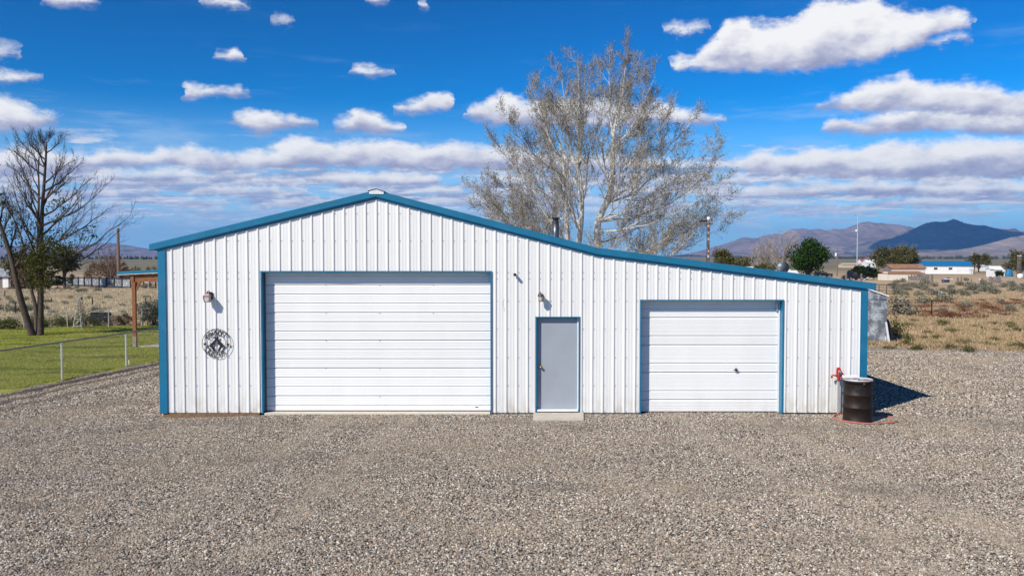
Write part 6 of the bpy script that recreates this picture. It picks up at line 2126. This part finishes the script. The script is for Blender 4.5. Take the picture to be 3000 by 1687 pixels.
mb = MB(); mb.lathe([(1.0, 0), (.95, .8), (.7, 1.6), (.3, 2.0), (.02, 2.1)], 9); mb.build('tarp_sheet', mat('blue_tarp_cloth', (.01, .15, .30), .6), bt2)
tk = empty('white_tank', bg(2990, 190), 0, 'white round water tank at the foot of the lattice mast', 'tank')
mb = MB(); mb.lathe([(.60, 0), (.62, .8), (.45, 1.0), (.05, 1.08)], 16); mb.build('tank_body', M['trim_white'], tk, True)
lm_ = empty('lattice_mast', bg(2986, 200), 0, 'dark lattice mast at the right edge', 'mast')
hm = at(2986, 750, 200).z - lm_.location.z
for a in range(3):
    c_ = Vector((.55 * math.cos(a * 2.094), .55 * math.sin(a * 2.094), 0)); d_ = Vector((.35 * math.cos(a * 2.094), .35 * math.sin(a * 2.094), hm))
    MB().tube([c_, d_], .06, 5).build('leg', M['greywood'], lm_)
    c2 = Vector((.55 * math.cos(a * 2.094 + 2.094), .55 * math.sin(a * 2.094 + 2.094), 0)); d2 = Vector((.35 * math.cos(a * 2.094 + 2.094), .35 * math.sin(a * 2.094 + 2.094), hm))
    for k in range(5):
        MB().tube([c_.lerp(d_, k / 5), c2.lerp(d2, (k + 1) / 5)], .045, 4).build('brace', M['greywood'], lm_)
        MB().tube([c_.lerp(d_, (k + 1) / 5), c2.lerp(d2, k / 5)], .045, 4).build('brace', M['greywood'], lm_)
MB().box(-.5, .5, -.1, .1, hm - .02, hm + .12).build('top_bar', M['trim_white'], lm_)

# tall steel monopole
mp = empty('cell_monopole', bg(2511, 330), 0, 'tall pale steel cell monopole with antenna head', 'tower')
hm = at(2511, 622, 330).z - mp.location.z
M['monopole'] = mat('galvanised_monopole', (.50, .53, .55), .5, .2)
MB().tube([(0, 0, -.3), (0, 0, hm - .3)], [.19, .13], 12).build('shaft', M['monopole'], mp)
for a in range(3):
    for s in (-.45, 0, .45):
        an = a * 2.094 + .5
        c_ = Vector((.95 * math.cos(an) - s * math.sin(an), .95 * math.sin(an) + s * math.cos(an), hm - .9))
        MB().box(c_.x - .10, c_.x + .10, c_.y - .08, c_.y + .08, c_.z - .45, c_.z + .55).build('antenna_panel', M['monopole'], mp)
    MB().tube([(0, 0, hm - .9), (.95 * math.cos(an), .95 * math.sin(an), hm - .9)], .06, 5).build('antenna_arm', M['monopole'], mp)
zz2 = at(2511, 676, 330).z - mp.location.z
mb = MB(); mb.lathe([(.05, -.2), (.42, -.12), (.45, .1), (.02, .16)], 14); mb.v = [(a - .55, c * -1 - .3, b + zz2) for a, b, c in mb.v]
mb.build('dish', M['trim_white'], mp)
# power poles, right
def power_pole(px, top, Y, label, xfmr=False, m_=None):
    t, h_ = pole('power_pole', label, px, top, Y, .16, m_ or M['pole'])
    MB().box(-1.1, 1.1, -.1, .02, h_ - .45, h_ - .30).build('crossarm', M['pole'], t)
    for s in (-.95, -.4, .4, .95):
        MB().lathe([(.05, h_ - .30), (.07, h_ - .2), (.03, h_ - .1)], 8, (s, -.04, 0)).build('insulator', M['trim_white'], t)
    if xfmr:
        MB().lathe([(.24, h_ - 1.9), (.26, h_ - 1.7), (.26, h_ - 1.15), (.2, h_ - 1.05)], 12, (-.42, -.1, 0)).build('transformer', M['trim_white'], t)
    return t
power_pole(2453, 730, 235, 'power pole with a white transformer right of the round tree', True)
power_pole(2733, 736, 520, 'distant power pole rising behind the blue roof')
power_pole(2855, 747, 300, 'plain power pole right of the mobile home', False)
power_pole(2575, 745, 262, 'thin yellowish pole in front of the olive tree', False, mat('yellowed_pole', (.33, .24, .08), .9))
power_pole(2935, 742, 560, 'faint distant pole at far right')
# mottled steel light pole behind the lean-to
def mottled():
    m, nb_, b = principled('mottled_pole_bark')
    p = nb_.n('ShaderNodeNewGeometry').outputs['Position']
    n1 = nb_.noise(nb_.vm('MULTIPLY', p, (1.0, 1.0, 1.6)), 3.0, 3.0, .6)
    nb_.put(b.inputs['Base Color'], nb_.ramp(n1, [(0, (.05, .025, .02)), (.46, (.11, .05, .035)), (.54, (.25, .16, .13)), (.60, (.55, .52, .50)), (1, (.62, .60, .58))]))
    b.inputs['Roughness'].default_value = .8
    return m
t, h_ = pole('light_pole', 'mottled brown and white light pole behind the lean-to roof', 2075, 641, 42, .062, mottled(), cat='light pole')
MB().lathe([(.07, h_ - .05), (.085, h_ + .02), (.05, h_ + .09)], 10).build('pole_cap', M['trim_white'], t)
MB().tube([(0, 0, h_ - .10), (-.33, 0, h_ - .10)], .025, 6).build('arm', M['dark'], t)
MB().box(-.42, -.18, -.07, .07, h_ - .16, h_ - .085).build('lamp_head', M['dark'], t)
MB().tube([(-.085, -.03, h_ - .12), (-.082, -.03, h_ * .5), (-.085, -.03, 0)], .012, 5).build('conduit', M['dark'], t)

# ------------------------------------------------------------------ mountains, far tree line, air
def mountain(name, ridge, Y, front, back, m_, seed, gully=0.5, floor=-3.0):
    rs = random.Random(seed)
    xs_px = np.linspace(ridge[0][0], ridge[-1][0], 190)
    ry = np.interp(xs_px, [a for a, b in ridge], [b for a, b in ridge])
    ry = ry + np.array([rs.gauss(0, .55) for _ in xs_px]) + 1.6 * np.sin(xs_px * .11 + seed) * np.sin(xs_px * .031)
    n_f, n_b = 46, 10
    ph = [(rs.uniform(.6, 1.4), rs.uniform(0, 6.28), rs.uniform(.7, 1.5)) for _ in range(6)]
    V, F = [], []
    def nz(x_, y_):
        s = 0; a = 1.0; fx = 1 / 260.0
        for k, (q_, p_, w2) in enumerate(ph):
            s += a * abs(math.sin(x_ * fx * q_ + p_ + 1.1 * math.sin(y_ * fx * .55 * w2 + p_ * 2)))
            a *= .55; fx *= 1.9
        return s / 2.0
    for j in range(n_f + n_b + 1):
        v = (j - n_f) / n_f if j <= n_f else (j - n_f) / n_b
        dist = v * front if v <= 0 else v * back
        for i, px_ in enumerate(xs_px):
            p = at(px_, ry[i], Y)
            hgt = p.z - floor
            f_ = (1 + v) if v <= 0 else (1 - v)
            y_ = Y + dist
            x_ = p.x
            prof = f_ ** 1.55 if v <= 0 else f_
            g_ = nz(x_, y_) * gully * 4 * f_ * (1 - f_) if v <= 0 else 0
            z_ = floor + hgt * max(prof * (1 - g_), 0) + (nz(x_ * 3, y_ * 3) - .6) * hgt * .03 * f_
            V.append((x_, y_, z_ - (0 if f_ > 0.001 else 2)))
    nx = len(xs_px)
    for j in range(n_f + n_b):
        for i in range(nx - 1):
            a = j * nx + i
            F.append((a, a + 1, a + 1 + nx, a + nx))
    mb = MB(); mb.v, mb.f = V, F
    return tag(mb.build(name, m_, smooth=True), kind='structure')
def range_mat(name, c0, c1):
    m, nb_, b = principled(name)
    b.inputs['Roughness'].default_value = 1.0
    b.inputs['Specular IOR Level'].default_value = 0.0
    p = nb_.n('ShaderNodeNewGeometry').outputs['Position']
    n1 = nb_.noise(p, .0045, 7.0, .65)
    n2 = nb_.noise(nb_.vm('MULTIPLY', p, (1.0, .35, 1.6)), .011, 6.0, .7)
    c = nb_.mix(nb_.map(n1, .38, .62), c0, c1)
    c = nb_.mix(nb_.m('MULTIPLY', nb_.map(n2, .54, .70), .7), c, tuple(min(v * 1.55, 1) for v in c0))  # lighter streaks painted in for sunlit ridges
    nb_.put(b.inputs['Base Color'], c)
    bn = nb_.n('ShaderNodeBump')
    bn.inputs['Strength'].default_value = 1.0
    bn.inputs['Distance'].default_value = 60.0
    nb_.put(bn.inputs['Height'], nb_.noise(nb_.vm('MULTIPLY', p, (1.0, .45, .6)), .006, 7.0, .62))
    nb_.put(b.inputs['Normal'], bn.outputs[0])
    return m
rm1 = range_mat('dry_range', (.30, .215, .17), (.19, .135, .11))
rm2 = range_mat('brushy_range', (.20, .16, .125), (.08, .07, .055))
rm3 = range_mat('pale_foothill', (.30, .24, .19), (.22, .17, .135))
mountain('mountains', [(2020, 745), (2100, 722), (2140, 708), (2165, 700), (2190, 695), (2215, 698), (2240, 690), (2300, 683), (2318, 673), (2335, 671), (2395, 671), (2420, 676), (2440, 672), (2480, 670), (2500, 662), (2520, 652), (2545, 650), (2575, 655), (2600, 656), (2640, 660), (2680, 668), (2760, 674), (2860, 670), (3000, 680), (3160, 700), (3300, 735)], 8200, 2600, 1500, rm1, 1)
mountain('mountains', [(2480, 742), (2520, 718), (2570, 701), (2600, 694), (2640, 684), (2680, 670), (2700, 661), (2722, 651), (2745, 650), (2770, 649), (2795, 644.5), (2815, 648), (2835, 656), (2862, 660), (2900, 664), (2940, 671), (2958, 673), (2972, 670), (2990, 677), (3060, 686), (3160, 700), (3300, 735)], 6400, 1500, 1200, rm2, 2, .45)
mountain('foothills', [(2600, 748), (2700, 741), (2800, 735), (2860, 726), (2920, 710), (2960, 697), (3000, 688), (3060, 678), (3160, 680), (3300, 730)], 5000, 1100, 800, rm3, 3, .3)
mountain('mountains', [(-250, 735), (-120, 722), (0, 719), (80, 722), (160, 724), (230, 718), (285, 713.5), (322, 712), (350, 715), (385, 722), (420, 727), (470, 731), (540, 737), (640, 742), (800, 747)], 8200, 2000, 1500, rm1, 4, .4)

# drifting cloud whose shade lies on the middle range, high and out of the picture
def cloud(name, target, alt, rx, ry_, seed):
    k_ = alt / -SUN_TRAVEL.z
    c_ = Vector(target) - SUN_TRAVEL * k_
    r = random.Random(seed)
    mb = MB()
    for q_ in range(16):
        a = r.uniform(0, 6.28); d = r.random() ** .5
        cx, cy = math.cos(a) * d * rx * .75, math.sin(a) * d * ry_ * .75
        s = r.uniform(.32, .5)
        mb.lathe([(rx * s * .7, -20), (rx * s, 30), (rx * s * .8, 120), (rx * s * .3, 170), (5, 185)], 14, (c_.x + cx, c_.y + cy, c_.z))
    o = mb.build(name, mat('cloud_white', (.9, .9, .9), 1.0), smooth=True)
    tag(o, 'flat-based cumulus cloud overhead shading %s' % ('the middle mountain' if seed == 3 else 'the far right slope'), 'cloud', kind='stuff')
mid = at(2800, 690, 6000)
cloud('cloud', (mid.x + 60, 5950, mid.z), 2300, 640, 520, 3)
cloud('cloud', (mid.x + 950, 5700, mid.z - 40), 2300, 420, 300, 8)

# dark belt of trees along the foot of the ranges
M['far_belt'] = mat('far_trees', (.045, .055, .035), 1.0)
def belt(label, px0, px1, Y, top, seed):
    r = random.Random(seed)
    mb = MB()
    a, b = at(px0, 755, Y).x, at(px1, 755, Y).x
    z0 = gz(0, Y)
    n_ = 170
    for k in range(n_):
        x_ = a + (b - a) * (k + r.uniform(-.4, .4)) / n_
        h_ = top * r.uniform(.6, 1.15); w_ = (b - a) / n_ * r.uniform(.7, 1.3)
        y_ = Y + r.uniform(-60, 60)
        mb.lathe([(w_ * .8, 0), (w_, h_ * .45), (w_ * .6, h_ * .8), (w_ * .12, h_)], 6, (x_, y_, z0))
    tag(mb.build('tree_belt', M['far_belt']), label, 'tree belt', kind='stuff')
belt('dark distant belt of trees below the right-hand mountains', 2130, 3150, 1700, 6.5, 5)
belt('dark distant belt of trees below the left-hand mountains', -150, 620, 1500, 6.5, 6)

hzm = bpy.data.materials.new('valley_haze')
hzm.use_nodes = True
ht = hzm.node_tree
ht.nodes.clear()
pv = ht.nodes.new('ShaderNodeVolumePrincipled')
pv.inputs['Color'].default_value = (.20, .48, 1.0, 1)
pv.inputs['Density'].default_value = 8.0e-5
pv.inputs['Anisotropy'].default_value = 0.0
ho_ = ht.nodes.new('ShaderNodeOutputMaterial')
ht.links.new(pv.outputs[0], ho_.inputs['Volume'])
hb = MB(); hb.box(-9500, 9500, -80, 13200, -8.0, 420.0)
ho2 = hb.build('haze', hzm)
tag(ho2, 'thin blue valley haze between the yard and the mountains', 'haze', kind='stuff')
